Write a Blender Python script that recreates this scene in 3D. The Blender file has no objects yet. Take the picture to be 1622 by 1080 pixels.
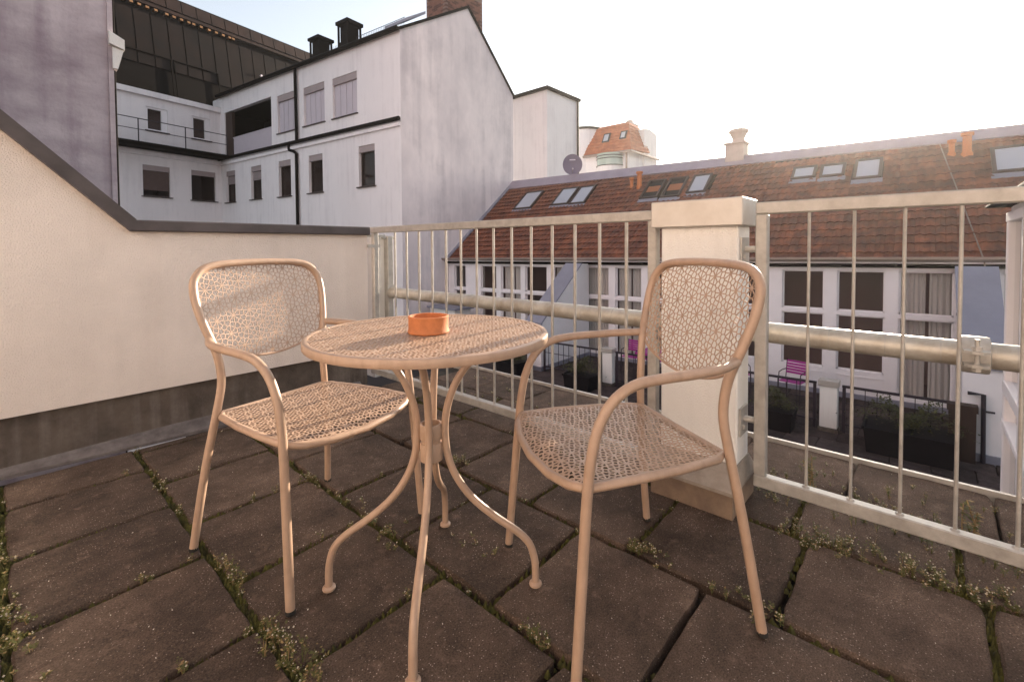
import bpy, math, random
import numpy as np
from mathutils import Vector, Matrix
random.seed(7)
R = math.radians
PI = math.pi
scene = bpy.context.scene
COL = scene.collection

# ------------------------------------------------------------------ camera
cam_d = bpy.data.cameras.new('camera')
cam = bpy.data.objects.new('camera', cam_d)
COL.objects.link(cam)
scene.camera = cam
F_PX, W_PX = 735.0, 1622.0
cam_d.sensor_width = 36.0
cam_d.lens = F_PX / W_PX * 36.0
cam_d.shift_y = -0.0786
cam_d.clip_start = 0.02
cam_d.clip_end = 2000
az, pit, rol = R(41.8), R(1.68), R(0.35)
f0 = Vector((math.cos(az), math.sin(az), 0)); r0 = Vector((math.sin(az), -math.cos(az), 0)); u0 = Vector((0, 0, 1))
fw = f0 * math.cos(pit) - u0 * math.sin(pit)
up = u0 * math.cos(pit) + f0 * math.sin(pit)
rt = r0 * math.cos(rol) - up * math.sin(rol)
up = up * math.cos(rol) + r0 * math.sin(rol)
cam.matrix_world = Matrix(((rt.x, up.x, -fw.x, 0), (rt.y, up.y, -fw.y, 0), (rt.z, up.z, -fw.z, 1.0), (0, 0, 0, 1)))

# ------------------------------------------------------------------ light
SUN_AZ, SUN_EL = 4.0, 13.3           # direction TO the sun, degrees from +X towards +Y, and elevation
world = bpy.data.worlds.new('World')
scene.world = world
world.use_nodes = True
wn, wl = world.node_tree.nodes, world.node_tree.links
bg = wn['Background']
sky = wn.new('ShaderNodeTexSky')
sky.sky_type = 'NISHITA'
sky.sun_disc = False
sky.sun_elevation = R(SUN_EL)
sky.sun_rotation = R(90 - SUN_AZ)
sky.altitude = 300
sky.air_density = 1.0
sky.dust_density = 2.0
sky.ozone_density = 1.0
hsv = wn.new('ShaderNodeHueSaturation')
hsv.inputs['Saturation'].default_value = 0.45
wl.new(sky.outputs[0], hsv.inputs['Color'])
wl.new(hsv.outputs[0], bg.inputs['Color'])
bg.inputs['Strength'].default_value = 0.125
sun_d = bpy.data.lights.new('sun', 'SUN')
sun_d.energy = 5.0
sun_d.angle = R(0.5)
sun_d.color = (1.0, 0.84, 0.66)
sun = bpy.data.objects.new('sun', sun_d)
COL.objects.link(sun)
sd = Vector((math.cos(R(SUN_EL)) * math.cos(R(SUN_AZ)), math.cos(R(SUN_EL)) * math.sin(R(SUN_AZ)), math.sin(R(SUN_EL))))
sun.rotation_euler = sd.to_track_quat('Z', 'Y').to_euler()
sun.location = sd * 60
scene.view_settings.view_transform = 'Standard'
scene.view_settings.look = 'None'
scene.view_settings.exposure = 1.48
scene.view_settings.gamma = 1.0
scene.view_settings.use_curve_mapping = False
scene.cycles.max_bounces = 8
scene.cycles.transparent_max_bounces = 12


# ------------------------------------------------------------------ materials
def lin(c):
    return tuple(c) + (1.0,)


def mat(name, col, rough=0.7, metal=0.0, spec=0.5, var=0.0, vscale=3.0, col2=None, bump=0.0, bscale=60.0,
        streak=0.0, rvar=0.0, detail=6.0, grime=0.0, gscale=2.0, gcol=(0.30, 0.27, 0.27), rand=0.0):
    m = bpy.data.materials.new(name)
    m.use_nodes = True
    nt = m.node_tree
    n, l = nt.nodes, nt.links
    b = n['Principled BSDF']
    b.inputs['Base Color'].default_value = lin(col)
    b.inputs['Roughness'].default_value = rough
    b.inputs['Metallic'].default_value = metal
    b.inputs['Specular IOR Level'].default_value = spec
    geo = n.new('ShaderNodeNewGeometry')
    if var > 0 or col2:
        c2 = col2 if col2 else tuple(x * (1 - var) for x in col)
        nz = n.new('ShaderNodeTexNoise')
        nz.inputs['Scale'].default_value = vscale
        nz.inputs['Detail'].default_value = detail
        nz.inputs['Roughness'].default_value = 0.65
        src = geo.outputs['Position']
        if streak > 0:
            mp = n.new('ShaderNodeMapping')
            mp.inputs['Scale'].default_value = (1, 1, streak)
            l.new(src, mp.inputs['Vector'])
            src = mp.outputs[0]
        l.new(src, nz.inputs['Vector'])
        rp = n.new('ShaderNodeValToRGB')
        rp.color_ramp.elements[0].position = 0.34
        rp.color_ramp.elements[1].position = 0.68
        rp.color_ramp.elements[0].color = lin(c2)
        rp.color_ramp.elements[1].color = lin(col)
        l.new(nz.outputs['Fac'], rp.inputs['Fac'])
        l.new(rp.outputs[0], b.inputs['Base Color'])
        if rvar > 0:
            mr = n.new('ShaderNodeMapRange')
            mr.inputs['To Min'].default_value = max(0.05, rough - rvar)
            mr.inputs['To Max'].default_value = min(1, rough + rvar)
            l.new(nz.outputs['Fac'], mr.inputs['Value'])
            l.new(mr.outputs[0], b.inputs['Roughness'])
    if rand > 0:          # each piece a little different
        oi = n.new('ShaderNodeObjectInfo')
        mr2 = n.new('ShaderNodeMapRange'); mr2.inputs['To Min'].default_value = 1 - rand; mr2.inputs['To Max'].default_value = 1 + rand * .6
        l.new(oi.outputs['Random'], mr2.inputs['Value'])
        mm = n.new('ShaderNodeMixRGB'); mm.blend_type = 'MULTIPLY'; mm.inputs['Fac'].default_value = 1
        old = b.inputs['Base Color'].links[0].from_socket
        l.new(old, mm.inputs['Color1']); l.new(mr2.outputs[0], mm.inputs['Color2']); l.new(mm.outputs[0], b.inputs['Base Color'])
    if grime > 0:         # weathering: vertical runs broken up by patches
        mp1 = n.new('ShaderNodeMapping'); mp1.inputs['Scale'].default_value = (gscale * 6, gscale * 6, gscale * .35)
        l.new(geo.outputs['Position'], mp1.inputs['Vector'])
        g1 = n.new('ShaderNodeTexNoise'); g1.inputs['Scale'].default_value = 1; g1.inputs['Detail'].default_value = 5; l.new(mp1.outputs[0], g1.inputs['Vector'])
        g2 = n.new('ShaderNodeTexNoise'); g2.inputs['Scale'].default_value = gscale; g2.inputs['Detail'].default_value = 12; g2.inputs['Roughness'].default_value = .75
        l.new(geo.outputs['Position'], g2.inputs['Vector'])
        ml = n.new('ShaderNodeMath'); ml.operation = 'MULTIPLY'; l.new(g1.outputs['Fac'], ml.inputs[0]); l.new(g2.outputs['Fac'], ml.inputs[1])
        mr3 = n.new('ShaderNodeMapRange'); mr3.inputs['From Min'].default_value = .24; mr3.inputs['From Max'].default_value = .40; mr3.inputs['To Max'].default_value = grime
        l.new(ml.outputs[0], mr3.inputs['Value'])
        mg = n.new('ShaderNodeMixRGB'); mg.inputs['Color2'].default_value = lin(gcol)
        old = b.inputs['Base Color'].links[0].from_socket
        l.new(old, mg.inputs['Color1']); l.new(mr3.outputs[0], mg.inputs['Fac']); l.new(mg.outputs[0], b.inputs['Base Color'])
    if bump > 0:
        nb = n.new('ShaderNodeTexNoise')
        nb.inputs['Scale'].default_value = bscale
        nb.inputs['Detail'].default_value = 4
        l.new(geo.outputs['Position'], nb.inputs['Vector'])
        bp = n.new('ShaderNodeBump')
        bp.inputs['Strength'].default_value = bump
        bp.inputs['Distance'].default_value = 0.01
        l.new(nb.outputs['Fac'], bp.inputs['Height'])
        l.new(bp.outputs[0], b.inputs['Normal'])
    return m


def slab_material(name, base, speck):
    m = mat(name, base, rough=0.92, spec=0.25)
    nt = m.node_tree
    n, l = nt.nodes, nt.links
    b = n['Principled BSDF']
    geo = n.new('ShaderNodeNewGeometry')
    oi = n.new('ShaderNodeObjectInfo')
    big = n.new('ShaderNodeTexNoise'); big.inputs['Scale'].default_value = 5; big.inputs['Detail'].default_value = 9
    big.inputs['Roughness'].default_value = 0.7
    l.new(geo.outputs['Position'], big.inputs['Vector'])
    rp = n.new('ShaderNodeValToRGB')
    rp.color_ramp.elements[0].position = 0.3
    rp.color_ramp.elements[0].color = lin(tuple(x * 0.5 for x in base))
    rp.color_ramp.elements[1].position = 0.72
    rp.color_ramp.elements[1].color = lin(tuple(x * 1.35 for x in base))
    l.new(big.outputs['Fac'], rp.inputs['Fac'])
    mul = n.new('ShaderNodeMixRGB'); mul.blend_type = 'MULTIPLY'; mul.inputs['Fac'].default_value = 1
    mr = n.new('ShaderNodeMapRange'); mr.inputs['To Min'].default_value = 0.68; mr.inputs['To Max'].default_value = 1.22
    l.new(oi.outputs['Random'], mr.inputs['Value'])
    l.new(rp.outputs[0], mul.inputs['Color1']); l.new(mr.outputs[0], mul.inputs['Color2'])
    st = n.new('ShaderNodeTexNoise'); st.inputs['Scale'].default_value = 1.7; st.inputs['Detail'].default_value = 12; st.inputs['Roughness'].default_value = .72
    l.new(geo.outputs['Position'], st.inputs['Vector'])
    sm = n.new('ShaderNodeMapRange'); sm.inputs['From Min'].default_value = .40; sm.inputs['From Max'].default_value = .62; sm.inputs['To Min'].default_value = .62; sm.inputs['To Max'].default_value = 1.1
    l.new(st.outputs['Fac'], sm.inputs['Value'])
    fine = n.new('ShaderNodeTexNoise'); fine.inputs['Scale'].default_value = 260; fine.inputs['Detail'].default_value = 3
    l.new(geo.outputs['Position'], fine.inputs['Vector'])
    fm = n.new('ShaderNodeMapRange'); fm.inputs['From Min'].default_value = .3; fm.inputs['From Max'].default_value = .7; fm.inputs['To Min'].default_value = .55; fm.inputs['To Max'].default_value = 1.45
    l.new(fine.outputs['Fac'], fm.inputs['Value'])
    pr = n.new('ShaderNodeMath'); pr.operation = 'MULTIPLY'; l.new(sm.outputs[0], pr.inputs[0]); l.new(fm.outputs[0], pr.inputs[1])
    m2 = n.new('ShaderNodeMixRGB'); m2.blend_type = 'MULTIPLY'; m2.inputs['Fac'].default_value = 1
    l.new(mul.outputs[0], m2.inputs['Color1']); l.new(pr.outputs[0], m2.inputs['Color2'])
    mul = m2
    v = n.new('ShaderNodeTexVoronoi'); v.inputs['Scale'].default_value = 130
    l.new(geo.outputs['Position'], v.inputs['Vector'])
    th = n.new('ShaderNodeMapRange'); th.inputs['From Min'].default_value = 0.24; th.inputs['From Max'].default_value = 0.12
    l.new(v.outputs['Distance'], th.inputs['Value'])
    wn_ = n.new('ShaderNodeSeparateColor'); l.new(v.outputs['Color'], wn_.inputs[0])
    gt = n.new('ShaderNodeMath'); gt.operation = 'GREATER_THAN'; gt.inputs[1].default_value = 0.52
    l.new(wn_.outputs[0], gt.inputs[0])
    mm = n.new('ShaderNodeMath'); mm.operation = 'MULTIPLY'
    l.new(th.outputs[0], mm.inputs[0]); l.new(gt.outputs[0], mm.inputs[1])
    pm = n.new('ShaderNodeMapRange'); pm.inputs['From Min'].default_value = .38; pm.inputs['From Max'].default_value = .60; pm.inputs['To Min'].default_value = .12
    l.new(big.outputs['Fac'], pm.inputs['Value'])
    m3 = n.new('ShaderNodeMath'); m3.operation = 'MULTIPLY'; l.new(mm.outputs[0], m3.inputs[0]); l.new(pm.outputs[0], m3.inputs[1])
    lic = n.new('ShaderNodeTexNoise'); lic.inputs['Scale'].default_value = 13; lic.inputs['Detail'].default_value = 11; lic.inputs['Roughness'].default_value = .7
    l.new(geo.outputs['Position'], lic.inputs['Vector'])
    lm = n.new('ShaderNodeMapRange'); lm.inputs['From Min'].default_value = .57; lm.inputs['From Max'].default_value = .70; lm.inputs['To Max'].default_value = .55
    l.new(lic.outputs['Fac'], lm.inputs['Value'])
    m4 = n.new('ShaderNodeMixRGB'); m4.inputs['Color2'].default_value = lin(tuple(x * 1.9 for x in base)); l.new(lm.outputs[0], m4.inputs['Fac']); l.new(mul.outputs[0], m4.inputs['Color1'])
    lm2 = n.new('ShaderNodeMapRange'); lm2.inputs['From Min'].default_value = .43; lm2.inputs['From Max'].default_value = .32; lm2.inputs['To Max'].default_value = .6
    l.new(lic.outputs['Fac'], lm2.inputs['Value'])
    m5 = n.new('ShaderNodeMixRGB'); m5.inputs['Color2'].default_value = lin((base[0] * .35, base[1] * .36, base[2] * .33)); l.new(lm2.outputs[0], m5.inputs['Fac']); l.new(m4.outputs[0], m5.inputs['Color1'])
    mx = n.new('ShaderNodeMixRGB'); mx.inputs['Color2'].default_value = lin(speck)
    l.new(m3.outputs[0], mx.inputs['Fac']); l.new(m5.outputs[0], mx.inputs['Color1'])
    l.new(mx.outputs[0], b.inputs['Base Color'])
    n2 = n.new('ShaderNodeTexNoise'); n2.inputs['Scale'].default_value = 95; n2.inputs['Detail'].default_value = 7; n2.inputs['Roughness'].default_value = 0.65
    l.new(geo.outputs['Position'], n2.inputs['Vector'])
    ad = n.new('ShaderNodeMath'); ad.operation = 'MULTIPLY_ADD'; ad.inputs[1].default_value = 1.0
    l.new(n2.outputs['Fac'], ad.inputs[0]); l.new(big.outputs['Fac'], ad.inputs[2])
    bp = n.new('ShaderNodeBump'); bp.inputs['Strength'].default_value = 0.9; bp.inputs['Distance'].default_value = 0.010
    l.new(ad.outputs[0], bp.inputs['Height']); l.new(bp.outputs[0], b.inputs['Normal'])
    return m


def glass_material(name, tint=(0.03, 0.022, 0.025), see=0.72):
    m = bpy.data.materials.new(name)
    m.use_nodes = True
    n, l = m.node_tree.nodes, m.node_tree.links
    b = n['Principled BSDF']
    b.inputs['Base Color'].default_value = lin(tint)
    b.inputs['Roughness'].default_value = 0.04
    tr = n.new('ShaderNodeBsdfTransparent')
    mx = n.new('ShaderNodeMixShader'); mx.inputs['Fac'].default_value = see
    l.new(b.outputs[0], mx.inputs[1]); l.new(tr.outputs[0], mx.inputs[2])
    l.new(mx.outputs[0], n['Material Output'].inputs['Surface'])
    return m


M = dict(
    paint=mat('taupe_powder_coat', (0.47, 0.32, 0.228), rough=0.36, var=0.16, vscale=14, bump=0.10, bscale=320, rvar=.12, grime=.30, gscale=9, gcol=(.24, .15, .10)),
    slab=slab_material('paving_concrete', (0.136, 0.092, 0.068), (0.50, 0.40, 0.33)),
    joint=mat('joint_soil', (0.028, 0.022, 0.014), rough=1, var=0.5, vscale=30, bump=0.6, bscale=120),
    moss=mat('moss_green', (0.10, 0.095, 0.018), rough=1, col2=(0.035, 0.032, 0.010), vscale=14),
    weed=mat('weed_green', (0.125, 0.115, 0.026), rough=0.8, col2=(0.07, 0.075, 0.02), vscale=20),
    straw=mat('weed_straw', (0.36, 0.26, 0.12), rough=0.9, col2=(0.2, 0.12, 0.05), vscale=20),
    bud=mat('weed_bud', (0.62, 0.55, 0.45), rough=0.9),
    plaster=mat('cream_render', (0.80, 0.705, 0.645), rough=0.92, var=0.10, vscale=2.6, bump=0.75, bscale=150, grime=.16, gscale=1.6, gcol=(.42,.33,.27)),
    white=mat('white_render', (0.84, 0.82, 0.79), rough=0.9, var=0.07, vscale=3, bump=0.45, bscale=170, grime=.2, gscale=3, gcol=(.5,.44,.38)),
    gable=mat('weathered_gable_render', (0.80, 0.735, 0.74), rough=0.95, col2=(0.60, 0.555, 0.575), vscale=0.75, streak=0.55, bump=0.2, bscale=25, detail=12, grime=.42, gscale=.55, gcol=(.36,.33,.36)),
    stained=mat('stained_render', (0.64, 0.565, 0.595), rough=0.95, col2=(0.34, 0.28, 0.31), vscale=1.1, streak=2.2, bump=0.4, bscale=40, detail=15, grime=.6, gscale=1.3, gcol=(.20,.14,.18)),
    facade=mat('pale_facade_render', (0.82, 0.78, 0.79), rough=0.95, var=0.08, vscale=0.5, streak=0.5, bump=.2, bscale=30, grime=.25, gscale=.8, gcol=(.42,.38,.41)),
    concrete=mat('upstand_concrete', (0.135, 0.108, 0.088), rough=0.9, col2=(0.06, 0.046, 0.038), vscale=6, bump=0.5, bscale=90, detail=12, grime=.35, gscale=4, gcol=(.26,.22,.20)),
    ledge=mat('plinth_ledge_concrete', (0.36, 0.31, 0.26), rough=0.9, col2=(0.22, 0.18, 0.15), vscale=9, bump=0.3, bscale=110),
    plinth=mat('plinth_concrete', (0.27, 0.19, 0.13), rough=0.9, col2=(0.16, 0.11, 0.08), vscale=9, bump=0.3, bscale=110),
    flash=mat('lead_flashing', (0.19, 0.165, 0.16), rough=0.65, metal=0.1, col2=(0.09, 0.075, 0.072), vscale=14),
    coping=mat('oxidised_zinc', (0.10, 0.082, 0.082), rough=0.55, metal=0.1, col2=(0.05, 0.038, 0.038), vscale=5, rvar=0.15),
    zinc=mat('bright_zinc', (0.58, 0.545, 0.505), rough=0.42, metal=0.4, col2=(0.45, 0.41, 0.37), vscale=7, rvar=0.12),
    galv=mat('galvanised_steel', (0.50, 0.475, 0.44), rough=0.5, metal=0.3, col2=(0.36, 0.335, 0.305), vscale=22, rvar=0.15, bump=0.06, bscale=140),
    pipe=mat('galvanised_pipe', (0.56, 0.54, 0.49), rough=0.40, metal=0.4, col2=(0.36, 0.315, 0.26), vscale=10, rvar=0.12, bump=0.08, bscale=120),
    terracotta=mat('terracotta', (0.58, 0.195, 0.068), rough=0.75, var=0.25, vscale=30, bump=0.1, bscale=300),
    tile=mat('clay_tile', (0.27, 0.088, 0.040), rough=0.75, col2=(0.085, 0.030, 0.022), vscale=3.2, bump=0.25, bscale=60, detail=10, rand=.35, grime=.35, gscale=1.5, gcol=(.05,.035,.028)),
    tile2=mat('orange_tile', (0.46, 0.145, 0.055), rough=0.8, col2=(0.30, 0.085, 0.035), vscale=2.5),
    ridge=mat('ridge_sheet', (0.36, 0.30, 0.36), rough=0.45, metal=0.3, var=0.2, vscale=1.5),
    slate=mat('blue_grey_sheet', (0.27, 0.27, 0.33), rough=0.5, metal=0.2, var=0.15, vscale=2),
    gutter=mat('gutter_zinc', (0.30, 0.24, 0.21), rough=0.45, metal=0.4, var=0.2, vscale=3),
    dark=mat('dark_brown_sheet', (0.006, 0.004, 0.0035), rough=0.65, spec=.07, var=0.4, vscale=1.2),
    panel=mat('bronze_panel', (0.013, 0.0065, 0.0045), rough=0.5, spec=.12, col2=(0.004, 0.0025, 0.002), vscale=0.9),
    bronze=mat('bronze_band', (0.034, 0.017, 0.012), rough=0.5, spec=.15, col2=(0.016, 0.008, 0.006), vscale=1.2),
    glint_copper=mat('sun_glint_copper', (0.55, 0.27, 0.12), rough=0.3, metal=0.8, var=0.4, vscale=4),  # bright metal colour standing in for sun glints
    frame=mat('white_window_frame', (0.83, 0.80, 0.82), rough=0.5, var=0.05, vscale=4),
    brown_frame=mat('dark_window_frame', (0.05, 0.034, 0.03), rough=0.5, spec=.25),
    shutter=mat('grey_shutter', (0.34, 0.28, 0.28), rough=0.6, var=0.1, vscale=4),
    blind=mat('pale_blind', (0.52, 0.47, 0.52), rough=0.7, var=0.06, vscale=3),
    brown_blind=mat('brown_blind', (0.13, 0.085, 0.075), rough=0.7, var=0.15, vscale=4),
    curtain=mat('sheer_curtain', (0.78, 0.74, 0.70), rough=0.9),
    glass=glass_material('window_glass'),
    skyglass=glass_material('rooflight_glass', (0.42, 0.44, 0.50), 0.10),
    green_glass=glass_material('balcony_glass', (0.42, 0.52, 0.46), 0.25),
    brick=mat('chimney_brick', (0.25, 0.115, 0.085), rough=0.9, var=0.3, vscale=6),
    brick_dark=mat('chimney_brick_dark', (0.13, 0.06, 0.05), rough=0.9, var=0.3, vscale=6),
    mortar=mat('mortar', (0.22, 0.15, 0.13), rough=1),
    pale_stone=mat('pale_chimney_render', (0.55, 0.45, 0.40), rough=0.9, var=0.15, vscale=4),
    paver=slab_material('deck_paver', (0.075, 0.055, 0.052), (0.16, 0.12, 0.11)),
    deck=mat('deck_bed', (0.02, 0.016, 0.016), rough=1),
    black=mat('black_planter', (0.014, 0.012, 0.014), rough=0.6, spec=.15, var=0.3, vscale=6),
    leaf=mat('shrub_leaf', (0.085, 0.085, 0.018), rough=0.7, col2=(0.03, 0.035, 0.012), vscale=9),
    iron=mat('dark_iron', (0.04, 0.032, 0.04), rough=0.5, spec=.2),
    pink=mat('magenta_plastic', (0.36, 0.02, 0.25), rough=0.45, var=0.1, vscale=6),
    dish=mat('dish_grey', (0.15, 0.12, 0.18), rough=0.55, var=0.1, vscale=2),
    pale=mat('pale_mark', (0.6, 0.55, 0.62), rough=0.6),
    rubber=mat('black_rubber', (0.02, 0.018, 0.016), rough=0.8),
    wood=mat('brown_timber', (0.05, 0.027, 0.02), rough=0.8, var=0.3, vscale=5, streak=0.2),
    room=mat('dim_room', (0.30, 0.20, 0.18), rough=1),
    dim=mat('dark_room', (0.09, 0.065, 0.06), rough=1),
    ground=mat('street_ground', (0.06, 0.055, 0.05), rough=1, var=0.3, vscale=0.3),
    plaque=mat('grey_plate', (0.34, 0.31, 0.31), rough=0.5, metal=0.4),
)

# ------------------------------------------------------------------ helpers
ROOT = {}          # object -> world location its meshes are relative to


def tilt(y):       # the houses opposite stand on a very slight cross fall
    return 0.0125 * (3.0 - y)


class MB:
    def __init__(s, warp=False):
        s.v, s.f, s.mi, s.cur, s.warp = [], [], [], 0, warp

    def slot(s, i):
        s.cur = i
        return s

    def face(s, pts):
        b = len(s.v)
        s.v.extend([tuple(p) for p in pts])
        s.f.append(tuple(range(b, b + len(pts)))); s.mi.append(s.cur)

    def hexa(s, p):          # p: 8 points, bottom 0-3 ccw, top 4-7 ccw
        b = len(s.v)
        s.v.extend([tuple(q) for q in p])
        for f in ((3, 2, 1, 0), (4, 5, 6, 7), (0, 1, 5, 4), (1, 2, 6, 5), (2, 3, 7, 6), (3, 0, 4, 7)):
            s.f.append(tuple(b + i for i in f)); s.mi.append(s.cur)

    def box(s, x0, y0, z0, x1, y1, z1):
        s.hexa([(x0, y0, z0), (x1, y0, z0), (x1, y1, z0), (x0, y1, z0), (x0, y0, z1), (x1, y0, z1), (x1, y1, z1), (x0, y1, z1)])
        return s

    def lbox(s, fr, t0, n0, z0, t1, n1, z1):     # box in a local frame (origin, t dir, n dir)
        P = lambda t, n, z: fr(t, n, z)
        s.hexa([P(t0, n0, z0), P(t1, n0, z0), P(t1, n1, z0), P(t0, n1, z0), P(t0, n0, z1), P(t1, n0, z1), P(t1, n1, z1), P(t0, n1, z1)])
        return s

    def bbox(s, x0, y0, z0, x1, y1, z1, c=0.004):  # box with chamfered edges
        b = len(s.v)
        xs, ys, zs = (x0, x1), (y0, y1), (z0, z1)
        ids = {}
        for i in (0, 1):
            for j in (0, 1):
                for k in (0, 1):
                    sx, sy, sz = (1 if i == 0 else -1), (1 if j == 0 else -1), (1 if k == 0 else -1)
                    ids[i, j, k, 0] = len(s.v); s.v.append((xs[i], ys[j] + sy * c, zs[k] + sz * c))
                    ids[i, j, k, 1] = len(s.v); s.v.append((xs[i] + sx * c, ys[j], zs[k] + sz * c))
                    ids[i, j, k, 2] = len(s.v); s.v.append((xs[i] + sx * c, ys[j] + sy * c, zs[k]))

        def q(*a):
            s.f.append(tuple(ids[x] for x in a)); s.mi.append(s.cur)
        q((0, 0, 0, 0), (0, 0, 1, 0), (0, 1, 1, 0), (0, 1, 0, 0)); q((1, 0, 0, 0), (1, 1, 0, 0), (1, 1, 1, 0), (1, 0, 1, 0))
        q((0, 0, 0, 1), (1, 0, 0, 1), (1, 0, 1, 1), (0, 0, 1, 1)); q((0, 1, 0, 1), (0, 1, 1, 1), (1, 1, 1, 1), (1, 1, 0, 1))
        q((0, 0, 0, 2), (0, 1, 0, 2), (1, 1, 0, 2), (1, 0, 0, 2)); q((0, 0, 1, 2), (1, 0, 1, 2), (1, 1, 1, 2), (0, 1, 1, 2))
        for j in (0, 1):
            for k in (0, 1):
                q((0, j, k, 1), (1, j, k, 1), (1, j, k, 2), (0, j, k, 2))
        for i in (0, 1):
            for k in (0, 1):
                q((i, 0, k, 0), (i, 1, k, 0), (i, 1, k, 2), (i, 0, k, 2))
            for j in (0, 1):
                q((i, j, 0, 0), (i, j, 1, 0), (i, j, 1, 1), (i, j, 0, 1))
        for i in (0, 1):
            for j in (0, 1):
                for k in (0, 1):
                    q((i, j, k, 0), (i, j, k, 1), (i, j, k, 2))
        return s

    def prism(s, poly, a, b_):                   # poly: list of 3D points, extruded from +a to +b_ (vectors)
        n = len(poly)
        a, b_ = Vector(a), Vector(b_)
        b = len(s.v)
        s.v.extend([tuple(Vector(p) + a) for p in poly]); s.v.extend([tuple(Vector(p) + b_) for p in poly])
        s.f.append(tuple(range(b + n - 1, b - 1, -1))); s.mi.append(s.cur)
        s.f.append(tuple(range(b + n, b + 2 * n))); s.mi.append(s.cur)
        for i in range(n):
            j = (i + 1) % n
            s.f.append((b + i, b + j, b + n + j, b + n + i)); s.mi.append(s.cur)
        return s

    def tube(s, path, r, seg=10, closed=False, cap=True):
        P = [Vector(p) for p in path]
        n = len(P)
        rr = r if isinstance(r, (list, tuple)) else [r] * n
        b = len(s.v)
        prev = None
        for i, p in enumerate(P):
            if closed:
                t = (P[(i + 1) % n] - P[i - 1]).normalized()
            else:
                t = (P[min(i + 1, n - 1)] - P[max(i - 1, 0)]).normalized()
            if prev is None:
                x = t.orthogonal().normalized()
            else:
                x = (prev - t * prev.dot(t)).normalized()
            prev = x
            y = t.cross(x)
            for k in range(seg):
                a = 2 * PI * k / seg
                s.v.append(tuple(p + (x * math.cos(a) + y * math.sin(a)) * rr[i]))
        m = n if closed else n - 1
        for i in range(m):
            i2 = (i + 1) % n
            for k in range(seg):
                k2 = (k + 1) % seg
                s.f.append((b + i * seg + k, b + i * seg + k2, b + i2 * seg + k2, b + i2 * seg + k)); s.mi.append(s.cur)
        if cap and not closed:
            s.f.append(tuple(b + k for k in range(seg - 1, -1, -1))); s.mi.append(s.cur)
            s.f.append(tuple(b + (n - 1) * seg + k for k in range(seg))); s.mi.append(s.cur)
        return s

    def lathe(s, prof, c, seg=24, cap=True):      # prof: (r, z)
        b = len(s.v)
        n = len(prof)
        for r, z in prof:
            for k in range(seg):
                a = 2 * PI * k / seg
                s.v.append((c[0] + r * math.cos(a), c[1] + r * math.sin(a), c[2] + z))
        for i in range(n - 1):
            for k in range(seg):
                k2 = (k + 1) % seg
                s.f.append((b + i * seg + k, b + i * seg + k2, b + (i + 1) * seg + k2, b + (i + 1) * seg + k)); s.mi.append(s.cur)
        if cap:
            s.f.append(tuple(b + k for k in range(seg - 1, -1, -1))); s.mi.append(s.cur)
            s.f.append(tuple(b + (n - 1) * seg + k for k in range(seg))); s.mi.append(s.cur)
        return s

    def mesh(s, name, mats, off=(0, 0, 0), smooth=None):
        me = bpy.data.meshes.new(name)
        ox, oy, oz = off
        if s.warp:
            vs = [(x - ox, y - oy, z + tilt(y) - oz) for x, y, z in s.v]
        else:
            vs = [(x - ox, y - oy, z - oz) for x, y, z in s.v]
        me.from_pydata(vs, [], s.f)
        for m in (mats if isinstance(mats, (list, tuple)) else [mats]):
            me.materials.append(m)
        if max(s.mi, default=0) > 0:
            me.polygons.foreach_set('material_index', s.mi)
        if smooth is not None:
            me.polygons.foreach_set('use_smooth', [True] * len(me.polygons))
            me.set_sharp_from_angle(angle=R(smooth))
        me.update()
        return me

    def build(s, name, mats, parent=None, origin=None, smooth=None):
        if parent is not None:
            off = ROOT[parent]
        else:
            off = origin if origin is not None else s.base()
        o = bpy.data.objects.new(name, s.mesh(name, mats, off, smooth))
        COL.objects.link(o)
        if parent is not None:
            o.parent = parent
        else:
            o.location = off
        ROOT[o] = off
        return o

    def base(s):
        a = np.array(s.v)
        lo, hi = a.min(0), a.max(0)
        y = (lo[1] + hi[1]) / 2
        return (float((lo[0] + hi[0]) / 2), float(y), float(lo[2] + (tilt(y) if s.warp else 0)))


def thing(name, label, cat, loc, group=None, rz=0.0):
    o = bpy.data.objects.new(name, None)
    o.empty_display_size = 0.1
    COL.objects.link(o)
    o.location = loc
    o.rotation_euler = (0, 0, rz)
    o['label'] = label; o['category'] = cat
    if group:
        o['group'] = group
    ROOT[o] = tuple(loc)
    return o


def tag(o, label, cat, group=None):
    o['label'] = label; o['category'] = cat
    if group:
        o['group'] = group
    return o


def struct(o):
    o['kind'] = 'structure'
    return o


def stuff(o):
    o['kind'] = 'stuff'
    return o


def inst(name, me, parent, loc, rot=None, matrix=None):
    o = bpy.data.objects.new(name, me)
    COL.objects.link(o)
    if parent is not None:
        o.parent = parent
        b = ROOT[parent]
        loc = (loc[0] - b[0], loc[1] - b[1], loc[2] - b[2])
    if matrix is not None:
        mm = matrix.to_4x4()
        mm.translation = loc
        o.matrix_local = mm
    else:
        o.location = loc
        if rot is not None:
            o.rotation_euler = rot
    return o


def copy_tree(o, parent=None):
    c = o.copy()
    COL.objects.link(c)
    c.parent = parent
    for ch in list(o.children):
        copy_tree(ch, c)
    return c


def smoothpath(pts, k=6):
    """Catmull-Rom through pts."""
    P = [Vector(p) for p in pts]
    out = []
    for i in range(len(P) - 1):
        p0 = P[max(i - 1, 0)]; p1 = P[i]; p2 = P[i + 1]; p3 = P[min(i + 2, len(P) - 1)]
        for j in range(k):
            t = j / k
            out.append(0.5 * ((2 * p1) + (p2 - p0) * t + (2 * p0 - 5 * p1 + 4 * p2 - p3) * t * t + (3 * p1 - p0 - 3 * p2 + p3) * t ** 3))
    out.append(P[-1])
    return out


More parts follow.
